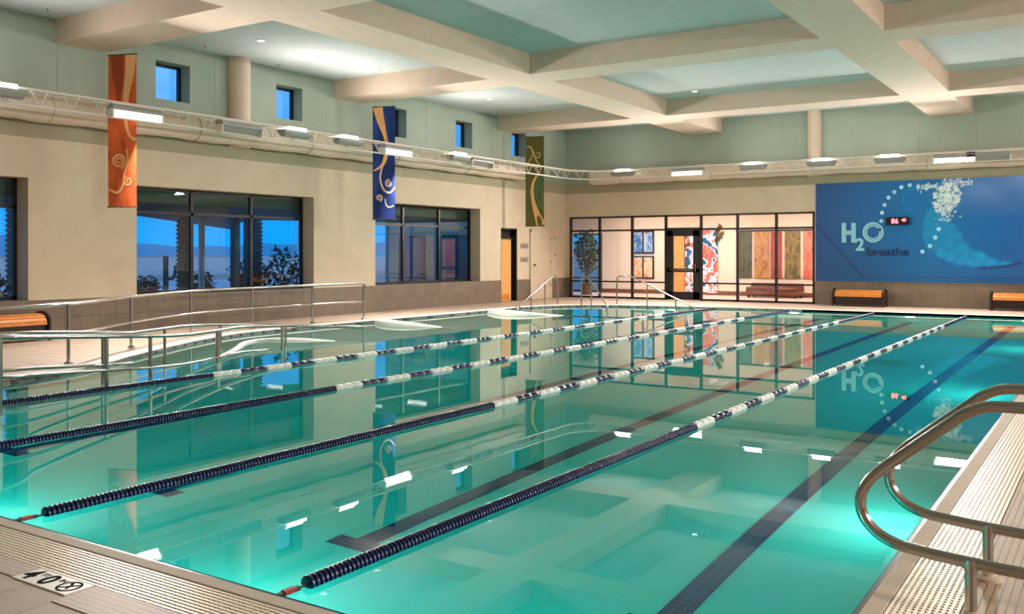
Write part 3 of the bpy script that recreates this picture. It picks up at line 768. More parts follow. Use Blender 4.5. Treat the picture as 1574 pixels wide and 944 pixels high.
MB().box(MX0, MX1, 28.972, 29.0, MZ0, MZ1).build('backing_board', mat('board edge', L(20, 50, 90), .6), t)
Rw = Matrix(((1, 0, 0), (0, 0, -1), (0, 1, 0)))     # text facing -Y
lett = mat('pale aqua letters', L(140, 205, 222), .5); dlet = mat('navy letters', L(8, 40, 92), .5); dotm = mat('pale blue dot', L(170, 225, 250), .5)
MB().box(-7.06, -6.93, 28.955, 28.967, 1.87, 2.46).box(-6.78, -6.65, 28.955, 28.967, 1.87, 2.46).box(-6.93, -6.78, 28.955, 28.967, 2.10, 2.23).build('letter_h', lett, t)
text_mesh('2', .50, (-6.66, 28.96, 1.64), Rw, .004, 'letter_two', lett, t, .018)
rg = MB(); cx_, cz_ = -6.16, 2.17
def ringz(mb, cx, cz, r0, r1, y, n=40):
    for i in range(n):
        a, b = 2*pi*i/n, 2*pi*(i+1)/n
        P_ = [(cx+r*cos(q), y, cz+r*sin(q)) for r, q in ((r0, a), (r0, b), (r1, b), (r1, a))]
        mb.add(P_+[(p[0], y+.012, p[2]) for p in P_], [(0,1,2,3), (0,1,5,4), (2,3,7,6)])
ringz(rg, cx_, cz_, .30, .235, 28.955); ringz(rg, cx_, cz_, .222, .17, 28.955)
rg.build('letter_o', lett, t)
MB().lathe([(.04, 0), (.04, .006)], (-5.97, 28.948, 2.25), 16, axis='Y').build('dark_dot', dlet, t)
text_mesh('breathe', .335, (-6.34, 28.96, 1.485), Rw, .004, 'word_breathe', dlet, t, .006, sx=1.13)
for (a, b) in [(-5.93, 2.5), (-5.91, 2.74), (-5.84, 2.97), (-5.73, 3.18), (-5.57, 3.34), (-5.38, 3.47), (-5.15, 3.52), (-4.92, 3.47), (-4.70, 3.42), (-4.38, 2.24), (-4.47, 2.0), (-4.61, 1.76), (-4.81, 1.6)]:
    MB().lathe([(.052, 0), (.06, .006)], (a, 28.958, b), 14, axis='Y').build('bubble_dot', dotm, t)
t = thing('digital_clock', 'black digital clock with red numerals on the blue mural', 'clock', (-5.47, 28.9, 2.37))
MB().box(-5.79, -5.15, 28.87, 28.953, 2.37, 2.60).build('case', M['black'], t, bevel=.01)
led = emis_mat('red led', (1, .10, .12, 1), 5)
text_mesh('86', .20, (-5.64, 28.866, 2.42), Rw, .002, 'digits', led, t, .004)
text_mesh('40', .13, (-5.36, 28.866, 2.47), Rw, .002, 'small_digits', led, t, .003)

# ------------------------------------------------------------------ benches
def make_bench(label):
    t = thing('wooden_bench', label, 'bench', (0, 0, 0), 0, 'wooden benches against the walls')
    L_ = 1.42
    for i in range(9):
        a = R(4+i*21.5); y0 = -.235*cos(a); z0 = .30+.165*sin(a)
        tg = Vector((0, .235*sin(a), .165*cos(a))).normalized(); nm = Vector((1, 0, 0)).cross(tg)
        MB().obox((0, y0, z0), L_-.10, .062, .024, (1, 0, 0), tg, nm).build('slat', M['wood'], t, local=True, bevel=.006)
    for s in (-1, 1):
        e_ = MB(); P_ = [(s*L_/2, -.25, .0), (s*L_/2, -.25, .36), (s*L_/2, -.2, .44), (s*L_/2, -.08, .49), (s*L_/2, .06, .49), (s*L_/2, .18, .44), (s*L_/2, .23, .36), (s*L_/2, .23, 0)]
        e_.tube(smooth_path(P_, 4), .03, 8); e_.box(s*L_/2-.02, s*L_/2+.02, -.24, .22, .10, .42)
        e_.build('end_frame', M['dark_metal'], t, local=True, smooth=False)
    MB().box(-L_/2, L_/2, -.20, -.17, .06, .28).build('front_panel', M['dark_metal'], t, local=True)
    MB().box(-L_/2, L_/2, .15, .18, .06, .28).build('rear_panel', M['dark_metal'], t, local=True)
    MB().box(-L_/2, L_/2, -.18, .16, .24, .28).build('under_rail', M['dark_metal'], t, local=True)
    return t
b0 = make_bench('honey wood slatted bench with dark ends under the H2O lettering of the mural')
b0.location = (-6.45, 28.55, 0)
dup(b0, (-2.28, 28.55, 0), 0, 'honey wood slatted bench cut off by the right edge of the photo, under the mural')
dup(b0, (-16.2, 8.75, 0), R(-90), 'honey wood slatted bench at the left wall behind the handrail')

# ------------------------------------------------------------------ handrails
def post(t, x, y, z0, z1, r=.024, flange=True, name='post'):
    o = MB().tube([(x, y, z0), (x, y, z1)], r, 12).build(name, M['steel'], t, smooth=True)
    if flange: MB().lathe([(.06, z0), (.06, z0+.015), (.035, z0+.035), (r, z0+.04)], (x, y, 0), 18).build('flange', M['steel'], o, smooth=True)
    return o
A = [(-9.9, 3.0), (-10.6, 4.6), (-11.4, 6.1), (-12.3, 7.56), (-13.56, 9.42), (-14.55, 11.42), (-14.98, 13.21), (-15.02, 14.96), (-14.90, 16.5)]
A = [(-12.05, 3.0), (-12.0, 4.6), (-12.05, 6.1), (-12.3, 7.56), (-13.56, 9.42), (-14.62, 11.42), (-14.98, 13.21), (-15.02, 14.96), (-14.90, 16.5)]
t = thing('ramp_handrail', 'stainless two-bar handrail on the deck along the left wall', 'handrail', (-14.98, 13.21, 0))
pa = smooth_path([(x, y, .84) for x, y in A], 8)
MB().tube(pa+[Vector((-14.90, 16.56, .80)), Vector((-14.90, 16.57, .74))], .024).build('top_rail', M['steel'], t, smooth=True)
MB().tube(smooth_path([(x, y, .42) for x, y in A], 8), .019).build('mid_rail', M['steel'], t, smooth=True)
for x, y in A[1:]: post(t, x, y, 0, .83)
B = [(-9.2, 3.4, .84), (-9.34, 5.02, .71), (-9.68, 5.62, .65), (-10.09, 6.68, .56), (-10.3, 7.43, .50), (-10.75, 8.3, .43), (-11.33, 9.33, .39), (-11.78, 10.21, .37), (-11.98, 11.22, .31), (-11.92, 11.9, .26), (-11.6, 12.81, .20)]
Cc = [(-10.2, 3.4, .84), (-10.24, 5.3, .68), (-10.33, 5.95, .64), (-10.6, 6.97, .56), (-10.85, 7.55, .51), (-11.39, 8.45, .48), (-11.86, 9.22, .45), (-12.15, 10.06, .40), (-12.3, 10.92, .34), (-12.3, 11.6, .28)]
t = thing('ramp_handrail', 'stainless two-bar handrail standing in the water on the pool side of the entry ramp', 'handrail', (-10.3, 7.43, -.3))
MB().tube(smooth_path(B, 8), .026).build('top_rail', M['steel'], t, smooth=True)
MB().tube(smooth_path([(x, y, z-.40) for x, y, z in B[:9]], 8), .020).build('mid_rail', M['steel'], t, smooth=True)
for i in (1, 3, 4, 6, 8): x, y, z = B[i]; post(t, x, y, z-.88, z, .024 if i != 6 else .032, False)
t = thing('ramp_handrail', 'stainless handrail on the deck side of the entry ramp', 'handrail', (-11.39, 8.45, -.3))
MB().tube(smooth_path(Cc, 8), .024).build('top_rail', M['steel'], t, smooth=True)
MB().tube(smooth_path([(x, y, z-.40) for x, y, z in Cc[:5]], 8), .020).build('mid_rail', M['steel'], t, smooth=True)
for i in (1, 3, 5, 7, 9): x, y, z = Cc[i]; post(t, x, y, z-.88, z, .022, False)
# stair rails at the far rounded corner
def stair_rail(label, pts, posts):
    t = thing('stair_rail', label, 'handrail', posts[0][:2]+(0,))
    MB().tube(smooth_path(pts, 5), .022).build('rail', M['steel'], t, smooth=True)
    for x, y, z0, z1 in posts: post(t, x, y, z0, z1, .018, False)
stair_rail('steel stair rail sloping down to the left at the far corner of the pool', [(-14.46, 24.75, -.4), (-14.46, 24.75, .5), (-14.47, 24.7, .76), (-14.45, 24.45, .84), (-14.36, 23.2, .40), (-14.3, 22.3, .02), (-14.27, 22.2, -.10), (-14.27, 22.2, -.6)], [(-14.4, 23.9, -.6, .66), (-14.33, 23.0, -.6, .32)])
stair_rail('short steel stair rail bent like a hook at the far corner of the pool', [(-13.55, 24.6, -.6), (-13.55, 24.6, .6), (-13.5, 24.55, .82), (-13.3, 24.4, .86), (-13.1, 24.25, .78), (-12.5, 23.8, .38), (-12.12, 23.5, .08), (-12.1, 23.45, 0), (-12.25, 23.5, -.3)], [(-12.95, 24.1, -.8, .68)])
stair_rail('long steel stair rail sloping to the right in front of the lobby door', [(-12.75, 25.35, -.6), (-12.75, 25.35, .6), (-12.72, 25.35, .82), (-12.5, 25.3, .86), (-12.2, 25.3, .84), (-11.0, 25.1, .36), (-10.2, 24.95, .04), (-10.12, 24.95, -.04), (-10.35, 24.95, -.2)], [(-11.68, 25.2, -.8, .62), (-10.72, 25.05, -.8, .25)])
# looped grab rails in the right foreground
def grab(label, y):
    t = thing('grab_rail', label, 'handrail', (-.53, y, 0))
    top_ = [(.9, y, .91), (.3, y, .912), (-.2, y, .912), (-.36, y, .912), (-.47, y, .905), (-.55, y, .87), (-.62, y, .815), (-.80, y, .665), (-.90, y, .58), (-.955, y, .51), (-.972, y, .44), (-.955, y, .375), (-.90, y, .315), (-.83, y, .283), (-.75, y, .268), (-.53, y, .25), (-.1, y, .235), (.9, y, .225)]
    MB().tube(smooth_path(top_, 6), .0245, 20).build('loop_tube', M['steel'], t, smooth=True)
    for x in (-.53, .85):
        p = MB().tube([(x, y, 0), (x, y, .245)] if x < 0 else [(x, y, 0), (x, y, .91)], .024, 20).build('post', M['steel'], t, smooth=True)
        MB().lathe([(.024, .24-.03), (.029, .235), (.0285, .262), (.020, .27)] , (x, y, 0), 20).build('collar', M['steel'], p, smooth=True)
        MB().lathe([(.055, .001), (.055, .018), (.045, .024), (.03, .028), (.028, .05), (.025, .052)], (x, y, 0), 24).build('flange', M['coping'], p, smooth=True)
grab('polished steel looped grab rail nearest the camera at the right pool edge', 4.32)
grab('polished steel looped grab rail just behind the nearest one at the right pool edge', 4.92)

# ------------------------------------------------------------------ lane ropes
def disc_mesh(mb, y0, y1, r, ridges):
    prof = []
    h = (y1-y0)/ridges
    for i in range(ridges):
        a = y0+i*h
        prof += [(r*.78, a), (r*.97, a+h*.12), (r, a+h*.4), (r*.97, a+h*.72), (r*.78, a+h*.86), (r*.74, a+h*.98)]
    mb.lathe(prof, (0, 0, 0), 14, axis='Y'); return mb
def flatdisc(mb, y0, y1, r):
    h = (y1-y0)/2; mb.lathe([q for k in (0, 1) for q in ((r*.62, y0+k*h), (r*.95, y0+k*h+.003), (r, y0+k*h+.008), (r*.96, y0+k*h+.019), (r*.66, y0+k*h+.022))], (0, 0, 0), 16, axis='Y'); return mb
disc = None; segs = {}
def lane_rope(x, label):
    global disc
    t = thing('lane_rope', label, 'lane rope', (x, NE, -.045), 0, 'floating lane ropes across the pool')
    MB().tube([(0, 0, 0), (0, 23.03, 0)], .006, 6).build('cable', M['cable'], t, local=True)
    MB().box(-.012, .012, .02, .20, -.012, .012).build('tension_hook', M['cable'], t, local=True)
    MB().box(-.016, .016, .10, .17, -.004, .016).build('hook_sleeve', M['red'], t, local=True)
    y = .25; pitch = .062
    while y < 5.08:
        if disc is None: disc = flatdisc(MB(), 0, pitch, .045).build('float_disc', M['navy_float'], t, local=True, smooth=True); o = disc
        else: o = disc.copy(); COL.objects.link(o); o.parent = t
        o.location = (0, y, 0); y += pitch
    i = 0; y = 5.08
    while y < 19.1:
        wh = i % 2 == 0; ln_ = .455
        if wh not in segs:
            o = disc_mesh(MB(), 0, ln_, .045, 3).build('float_section', M['white_float' if wh else 'navy_float'], t, local=True, smooth=True); segs[wh] = o
        else: o = segs[wh].copy(); COL.objects.link(o); o.parent = t
        o.location = (0, y, 0); y += ln_; i += 1
    disc_mesh(MB(), 0, 22.85-y, .045, 40).build('end_float_section', M['navy_float'], t, local=True, smooth=True).location = (0, y, 0)
lane_rope(-3.27, 'blue and white lane rope nearest the camera, first from the right pool edge')
lane_rope(-5.49, 'blue and white lane rope, second from the right pool edge')
lane_rope(-7.72, 'blue and white lane rope, third from the right pool edge')
lane_rope(-9.88, 'blue and white lane rope farthest left, beside the entry ramp')

# ------------------------------------------------------------------ fabric ducts
def duct(pts, label, nm='air_duct'):
    P0 = [Vector(p) for p in pts]; n = int((P0[1]-P0[0]).length/.22)
    P_ = [P0[0].lerp(P0[1], i/n) for i in range(n+1)]
    t = thing(nm, label, 'duct', tuple(P0[0]))
    rr = [.25+.012*sin(i*.78)+.006*sin(i*2.1) for i in range(n+1)]
    MB().tube(P_, rr, 28).build('fabric_tube', M['duct'], t, smooth=True)
    return t, P0
t, P0 = duct([(-16.30, 2.0, 4.16), (-16.30, 25.9, 4.16)], 'long cream fabric air duct along the left wall')
y = 3.2
while y < 25.8:
    MB().tube([(-16.30+.262*cos(a), y, 4.16+.262*sin(a)) for a in [2*pi*i/24 for i in range(24)]], .008, 6, closed=True).build('strap', M['fix'], t)
    MB().box(-16.6, -16.5, y-.02, y+.02, 4.10, 4.22).build('wall_bracket', M['fix'], t); y += 3.2
t, P0 = duct([(-15.4, 28.70, 4.16), (8.0, 28.70, 4.16)], 'long cream fabric air duct along the back wall above the mural')
xx = -14.2
while xx < 8:
    MB().tube([(xx, 28.70+.262*cos(a), 4.16+.262*sin(a)) for a in [2*pi*i/24 for i in range(24)]], .008, 6, closed=True).build('strap', M['fix'], t)
    MB().box(xx-.02, xx+.02, 28.92, 29.0, 4.10, 4.22).build('wall_bracket', M['fix'], t); xx += 3.2

# ------------------------------------------------------------------ lighting truss
TX, TY = -15.40, 28.0
t = thing('lighting_truss', 'white steel lighting truss running round the left and back walls', 'truss', (TX, 2.0, 4.2))
def trpath(off, z):
    rc = 1.25
    pts = [(TX-off, 2.0, z), (TX-off, TY-rc, z)]; cx, cy = TX+rc, TY-rc
    for i in range(1, 9):
        a = pi-(pi/2)*i/9; r_ = rc+off; pts.append((cx+r_*cos(a), cy+r_*sin(a), z))
    pts += [(cx+.3, TY+off, z), (8.0, TY+off, z)]
    return pts
c1 = trpath(0, 4.31); c2 = trpath(0, 4.03); c3 = trpath(.2, 4.30)
MB().tube(c1, .022, 8).build('top_chord', M['truss'], t, smooth=True)
MB().tube(c2, .022, 8).build('bottom_chord', M['truss'], t, smooth=True)
MB().tube(c3, .018, 8).build('rear_chord', M['truss'], t, smooth=True)
def along(path, s):
    P_ = [Vector(p) for p in path]
    for a, b in zip(P_[:-1], P_[1:]):
        d = (b-a).length
        if s <= d: return a.lerp(b, s/d)
        s -= d
    return P_[-1]
tot = sum((Vector(b)-Vector(a)).length for a, b in zip(c1[:-1], c1[1:]))
s_ = .4; nb = 0
while s_ < tot-.8 and nb < 84:
    p = along(c2, s_+.16)
    MB().tube([along(c1, s_), p, along(c1, s_+.32)], .013, 6).tube([p, along(c3, s_+.16)], .010, 6).build('v_brace', M['truss'], t); s_ += .58 ; nb += 1
for s_ in (3, 7, 11, 15, 19, 23, 30, 34, 38, 42, 46):
    a = along(c3, s_)
    b = Vector((XL, a.y, a.z)) if s_ < 24 else Vector((a.x, YB, a.z))
    MB().tube([a, b], .012, 6).build('wall_arm', M['truss'], t)

def fixture(kind, lit, label, loc, rz, power=1.0):
    """local x runs along the truss, local +y points to the room"""
    t = thing('uplight_fixture' if kind == 'up' else 'trough_fixture', label, 'lamp', loc, rz, 'uplights on the truss' if kind == 'up' else 'trough lamps on the truss')
    Lh = .42 if kind == 'up' else .52
    n = 10; prof = []
    for i in range(n+1):
        a = pi+pi*i/n
        prof.append((.13*cos(a), .15*sin(a)))
    if kind != 'up': prof = [(-.10, .0), (-.10, .09), (.09, .09), (.14, .02), (.14, -.02), (-.06, -.03)]
    vs = [(s*Lh*(1 if kind != 'up' else (1-.12*(-z_/.15))), y_, z_) for s in (-1, 1) for y_, z_ in prof]; m_ = len(prof)
    fs = [(i, i+1, m_+i+1, m_+i) for i in range(m_-1)]
    fs += [tuple(range(m_)), tuple(range(m_, 2*m_))]
    if kind != 'up': fs.append((m_-1, 0, m_, 2*m_-1))
    MB().add(vs, fs).build('housing', M['fix'], t, local=True)
    if kind == 'up':
        MB().box(-Lh*.62, Lh*.62, -.09, .09, -.01, .085).build('lens', M['glow'] if lit else M['white_float'], t, local=True, bevel=.015)
        if lit: lamp('uplight', t, (0, 0, .10), (0, 1.2, 1), .5, .16, UP_W, UP_COL, 175)
    else:
        g_ = M['glow2'] if lit else M['fix']
        MB().add([(s_*Lh*.97, y_, z_) for s_ in (-1, 1) for y_, z_ in ((.13, -.025), (-.03, -.15), (-.08, -.15), (-.08, -.03))], [(0, 1, 5, 4), (1, 2, 6, 5), (2, 3, 7, 6), (0, 1, 2, 3), (4, 5, 6, 7)]).build('lens', g_, t, local=True)
        for q_ in (-1, 1): MB().box(q_*Lh-.012, q_*Lh+.012, -.09, .13, -.16, .0).build('end_bracket', M['truss'], t, local=True)
        MB().box(-Lh, Lh, -.10, .09, .09, .105).build('cap', M['truss'], t, local=True)
        if lit: lamp('trough_light', t, (0, .10, -.16), (0, 1, -.75), .9, .16, DOWN_W*power, UP_COL, 158)
    return t
fx = TX+.03
lefts = [('up', 1, 3.2), ('up', 1, 8.25), ('trough', 1, 10.75), ('trough', 0, 13.2), ('up', 1, 14.79), ('up', 1, 16.48), ('trough', 1, 18.2), ('up', 1, 20.9), ('trough', 0, 21.9)]
desc = {3.2: 'lit uplight on the left truss before the first window', 8.25: 'lit uplight on the left truss above the window at the left edge', 10.75: 'lit trough lamp on the left truss in front of the orange banner', 13.2: 'unlit grey trough lamp on the left truss below the round column', 14.79: 'lit uplight on the left truss below the second small window', 16.48: 'lit uplight on the left truss just left of the blue banner', 18.2: 'lit trough lamp on the left truss in front of the blue banner', 20.9: 'small lit uplight on the left truss between the blue and green banners', 21.9: 'unlit grey trough lamp on the left truss near the green banner'}
for kd, lt, y in lefts: fixture(kd, lt, desc[y], (fx, y, 4.17 if kd != 'up' else 4.25), R(-90))
backs = [('up', 1, -13.85, 'lit uplight on the back truss nearest the corner'), ('trough', 1, -11.55, 'lit trough lamp on the back truss above the lobby door'), ('up', 1, -9.45, 'lit uplight on the back truss left of the round column'), ('up', 1, -7.4, 'lit uplight on the back truss beside the round column'), ('up', 1, -5.5, 'lit uplight on the back truss above the H2O lettering'), ('trough', 1, -3.83, 'lit trough lamp on the back truss above the mural bubbles'), ('trough', 0, -3.0, 'unlit trough lamp on the back truss near the right edge of the photo'), ('up', 1, -.8, 'lit uplight on the back truss right of the photo edge'), ('up', 1, 2.6, 'lit uplight on the back truss far right')]
for kd, lt, xx, lab in backs: fixture(kd, lt, lab, (xx, TY-.03, 4.17 if kd != 'up' else 4.25), R(180))
# unseen truss and lamps added along the right wall to brighten the room
t = thing('lighting_truss', 'added white steel lighting truss along the right wall, out of view', 'truss', (7.3, 2.0, 4.2))
MB().tube([(7.3, -3, 4.31), (7.3, 27.0, 4.31)], .022, 8).build('top_chord', M['truss'], t, smooth=True)
MB().tube([(7.3, -3, 4.03), (7.3, 27.0, 4.03)], .022, 8).build('bottom_chord', M['truss'], t, smooth=True)
for i in range(8): MB().tube([(7.3, -2.5+4*i, 4.31), (8.5, -2.5+4*i, 4.31)], .015, 6).tube([(7.3, -2.5+4*i, 4.31), (7.3, -2.5+4*i, 4.03)], .013, 6).build('wall_arm', M['truss'], t)
for i, y in enumerate((-1.0, 6.0, 13.0, 20.0)): fixture('up', 1, 'added lit uplight on the right wall truss, ' + ('nearest the camera', 'second along', 'third along', 'farthest away')[i], (7.27, y, 4.25), R(90))
for i, y in enumerate((2.5, 9.5, 16.5, 23.5)): fixture('trough', 1, 'added lit trough lamp on the right wall truss, ' + ('nearest the camera', 'second along', 'third along', 'farthest away')[i], (7.27, y, 4.17), R(90), .62)

# ------------------------------------------------------------------ ceiling downlights and sprinklers
for i, (x, y, lab) in enumerate([(-14.75, 13.24, 'small round ceiling downlight nearest the round column'), (-14.81, 15.09, 'small round ceiling downlight in the middle of the bay with the column'), (-14.84, 16.91, 'small round ceiling downlight beside the second cross beam'), (-14.94, 21.76, 'small round ceiling downlight in the bay of the third cross beam'), (-9.61, 23.72, 'small round ceiling downlight in the far middle bay')]):
    t = thing('downlight', lab, 'ceiling light', (x, y, ZC), 0, 'round ceiling downlights')
    MB().lathe([(.10, -.012), (.10, 0)], (0, 0, 0), 20).build('trim_ring', M['white_float'], t, local=True)
    MB().lathe([(.075, -.016), (.075, -.012)], (0, 0, 0), 20).build('lens', emis_mat('downlight lens', (1, .93, .85, 1), 2.5), t, local=True)
for i, (x, y, lab) in enumerate([(-15.93, 9.4, 'small sprinkler head on the ceiling left of the first cross beam'), (-16.0, 12.85, 'small sprinkler head on the ceiling left of the round column'), (-16.18, 15.04, 'small sprinkler head on the ceiling right of the round column'), (-16.2, 23.51, 'small sprinkler head on the ceiling before the third cross beam')]):
    t = thing('sprinkler_head', lab, 'sprinkler', (x, y, ZC), 0, 'ceiling sprinklers')
    MB().lathe([(.05, -.01), (.05, 0)], (0, 0, 0), 14).build('escutcheon', M['white_float'], t, local=True)
    MB().lathe([(.015, -.07), (.03, -.065), (.012, -.055), (.012, -.01)], (0, 0, 0), 12).build('nozzle', M['steel'], t, local=True)

# ------------------------------------------------------------------ banners
def banner(y, cloth, pieces, label, fold=0.0):
    cx = -15.74; a = R(20); d = Vector((cos(a), sin(a), 0)); nrm = Vector((sin(a), -cos(a), 0))
    # d runs left to right as seen from the camera; nrm faces the camera
    t = thing('hanging_banner', label, 'banner', (cx, y, 2.42), 0, 'banners hanging from the cross beams')
    W, Z0, Z1 = .60, 2.42, 5.28
    P = lambda u, v, o=0: Vector((cx, y, 0))+d*(u-.5)*W+Vector((0, 0, Z1-(Z1-Z0)*v))+nrm*(.012*sin(u*7+v*3)*(.3+v)+o)
    nu, nv = 10, 40; vs = [P(i/nu, j/nv) for j in range(nv+1) for i in range(nu+1)]; vs += [P(i/nu, j/nv, -.004) for j in range(nv+1) for i in range(nu+1)]
    K = (nu+1)*(nv+1)
    fs = [(j*(nu+1)+i, j*(nu+1)+i+1, (j+1)*(nu+1)+i+1, (j+1)*(nu+1)+i) for j in range(nv) for i in range(nu)]
    fs += [tuple(q+K for q in f[::-1]) for f in fs]
    MB().add(vs, fs).build('cloth', cloth, t, smooth=True)
    for nm, m_, shape in pieces:
        mb = MB()
        for poly in shape:
            # poly: list of (u, v, halfwidth) ribbon
            rb = []
            for i, (u, v, w_) in enumerate(poly):
                u0, v0, _ = poly[max(i-1, 0)]; u1, v1, _ = poly[min(i+1, len(poly)-1)]
                du, dv = (u1-u0)*W, (v1-v0)*(Z1-Z0); ll = math.hypot(du, dv) or 1
                nu_, nv_ = -dv/ll, du/ll
                for s in (-1, 1):
                    uu = u+s*nu_*w_/W; vv = v+s*nv_*w_/(Z1-Z0)
                    rb.append(P(max(0, min(1, uu)), max(0, min(1, vv)), .005))
            mb.add(rb, [(2*i, 2*i+1, 2*i+3, 2*i+2) for i in range(len(poly)-1)])
        mb.build(nm, m_, t)
    for z in (Z1, Z0): MB().tube([P(0, 0 if z == Z1 else 1)-d*.02, P(1, 0 if z == Z1 else 1)+d*.02], .012, 8).build('rod', M['bronze'], t)
    for u in (.1, .9):
        p = P(u, 0); MB().tube([p, (p.x, p.y, ZB)], .004, 6).build('hanger_wire', M['steel'], t)
def spiral(cu, cv, r, turns, start, w_, k=40, ratio=4.77, grow=1):
    out = []
    for i in range(k+1):
        f = i/k; a = start+grow*turns*2*pi*f; rr = r*(.12+.88*f)
        out.append((cu+rr*cos(a)/.6, cv+rr*sin(a)/2.86, w_*(.5+.5*f)))
    return out
def curve(pts, k=6): return [tuple(q) for q in smooth_path(pts, k)]
og = art_mat('orange banner cloth', [L(150, 62, 20), L(214, 96, 42), L(232, 120, 60)], 1.3, stretch=(2, 2, .7), seed=2, rough=.8)
pe = mat('peach print', L(244, 180, 120), .8); pd = mat('rust print', L(150, 62, 24), .8)
banner(10.75, og, [
    ('swirl_band', pe, [curve([(.80, .0, .12), (.76, .12, .10), (.64, .26, .07), (.60, .38, .05), (.66, .48, .035), (.80, .54, .03), (1.0, .565, .03)])]),
    ('spiral', pe, [spiral(.36, .70, .15, 2.2, 0, .026)]), ('spiral', pe, [spiral(.72, .83, .10, 1.5, 1, .020)]),
    ('scroll', pe, [curve([(.66, .62, .02), (.70, .70, .022), (.58, .78, .024), (.52, .86, .026), (.32, .905, .026), (.03, .885, .02)])]),
    ('rust_band', pd, [curve([(.30, .0, .13), (.34, .12, .11), (.36, .24, .06), (.34, .33, .02)])])], 'orange banner with peach swirls, leftmost of the three hanging banners')  # the rust band at the top is part of the print
bl = art_mat('blue banner cloth', [L(8, 30, 82), L(16, 52, 122), L(70, 90, 190)], 1.2, stretch=(2, 2, .6), seed=9, rough=.8)
pk = mat('pale peach print', L(246, 206, 178), .8)
banner(18.19, bl, [
    ('swirl_band', pe, [curve([(.22, .0, .13), (.35, .12, .10), (.55, .26, .05), (.62, .34, .05), (.58, .44, .055), (.42, .52, .04), (.05, .57, .015)])]),
    ('scroll', pk, [curve([(.52, .48, .02), (.36, .58, .022), (.34, .66, .024), (.50, .74, .026), (.78, .765, .024), (1.0, .72, .018)])]),
    ('spiral', pk, [spiral(.72, .685, .10, 1.8, 0, .020)]), ('spiral', pk, [spiral(.28, .81, .09, 1.8, 2.6, .020)]),
    ('small_scroll', pk, [curve([(.55, .82, .012), (.60, .87, .018), (.75, .895, .02), (.95, .88, .016)])])], 'navy blue banner with pale swirls, middle one of the three hanging banners')
gr = art_mat('olive banner cloth', [L(70, 70, 20), L(104, 96, 34), L(70, 90, 54)], 1.6, stretch=(3, 3, .6), seed=5, rough=.8)
pg = mat('tan print', L(200, 172, 112), .8)
banner(25.49, gr, [
    ('swirl_band', pe, [curve([(.66, .42, .03), (.44, .50, .04), (.36, .60, .05), (.42, .72, .06), (.58, .84, .09), (.78, .95, .13), (.88, 1.0, .15)])]),
    ('green_panel', mat('leaf green print', L(84, 110, 70), .8), [curve([(.80, .42, .09), (.72, .52, .13), (.72, .64, .13), (.86, .76, .08), (.97, .82, .02)])]),
    ('spiral', pg, [spiral(.68, .20, .12, 1.1, 2.2, .022)]),
    ('scroll', pg, [curve([(.05, .12, .02), (.25, .11, .024), (.40, .17, .026), (.55, .25, .026), (.75, .32, .026)])]), ('scroll', pg, [curve([(.10, .30, .02), (.30, .24, .02), (.48, .17, .02)])])], 'olive green banner with tan scrolls, rightmost of the three hanging banners')

# ------------------------------------------------------------------ outside at dusk
struct(MB().box(-900, XL-.46, -200, 400, -.25, -.05), 'floor_outside', mat('outdoor paving', L(96, 106, 120), .8, noise_amt=.1, nscale=.6))
o = MB().box(-46, -24, 4, 40, -.05, -.03).build('outdoor_pool', mat('outdoor pool water', L(20, 110, 190), .08)); tag(o, 'blue outdoor pool beyond the left windows', 'pool')
pw = MB().box(-58.4, -58, -10, 120, -.05, 1.25).build('perimeter_wall', mat('pale perimeter wall', L(205, 205, 214), .8)); tag(pw, 'pale low perimeter wall seen through the windows', 'wall')
# mountains
mt = MB(); n = 120; prof_ = []
for i in range(n+1):
    yy = -1500+6500*i/n
    h = 36+34*noise.noise(Vector((i*.10, 3, 1)))+16*noise.noise(Vector((i*.33, 8, 1)))+ (30*math.exp(-((yy-1150)/260)**2))
    prof_.append((yy, max(18, h)))
vs = []; 
for yy, h in prof_: vs += [(-2300, yy, -6), (-2450, yy, h*.55), (-2600, yy, h), (-3000, yy, -6)]
fs = []
for i in range(n):
    for j in range(3): fs.append((4*i+j, 4*i+4+j, 4*i+5+j, 4*i+1+j))
mo = mt.add(vs, fs).build('mountain_ridge', mat('hazy blue mountain', (.0, .20, .42, 1), 1.0), smooth=True); tag(mo, 'low blue mountain ridge on the horizon beyond the windows', 'mountain')
# patio canopy
t = thing('patio_canopy', 'dark flat patio canopy outside the left windows', 'canopy', (-20, 17, 0))
MB().prism([(-17.2, 4), (-20, 10), (-23.6, 16.6), (-33.5, 28.4), (-27.3, 23), (-23.2, 20.8), (-21, 25), (-17.2, 26)], 2.62, 2.95).build('roof_slab', mat('dark olive soffit', L(60, 66, 46), .7), t)
for (x, y) in ((-20.0, 17.05), (-20.0, 17.5)): MB().box(x-.09, x+.09, y-.09, y+.09, -.05, 2.62).build('post', M['black'], t)
t = thing('light_pole', 'pale blue pole outside the second window', 'pole', (-22, 17.7, 0))
MB().tube([(-22, 17.55, -.05), (-22, 17.55, 2.5)], .09, 12).build('pole', mat('pale painted steel', L(170, 200, 225), .5), t, smooth=True)
MB().lathe([(.16, -.05), (.16, .02)], (-22, 17.55, 0), 16).build('base_plate', M['fix'], t)
t = thing('light_pole', 'slim pale pole behind the shrub outside the second window', 'pole', (-32, 29, 0))
MB().tube([(-32, 31.0, -.05), (-32, 31.0, 3.4)], .08, 12).build('pole', mat('pale painted steel', L(190, 205, 215), .5), t, smooth=True)
MB().lathe([(.16, -.05), (.16, .02)], (-32, 31.0, 0), 16).build('base_plate', M['fix'], t)
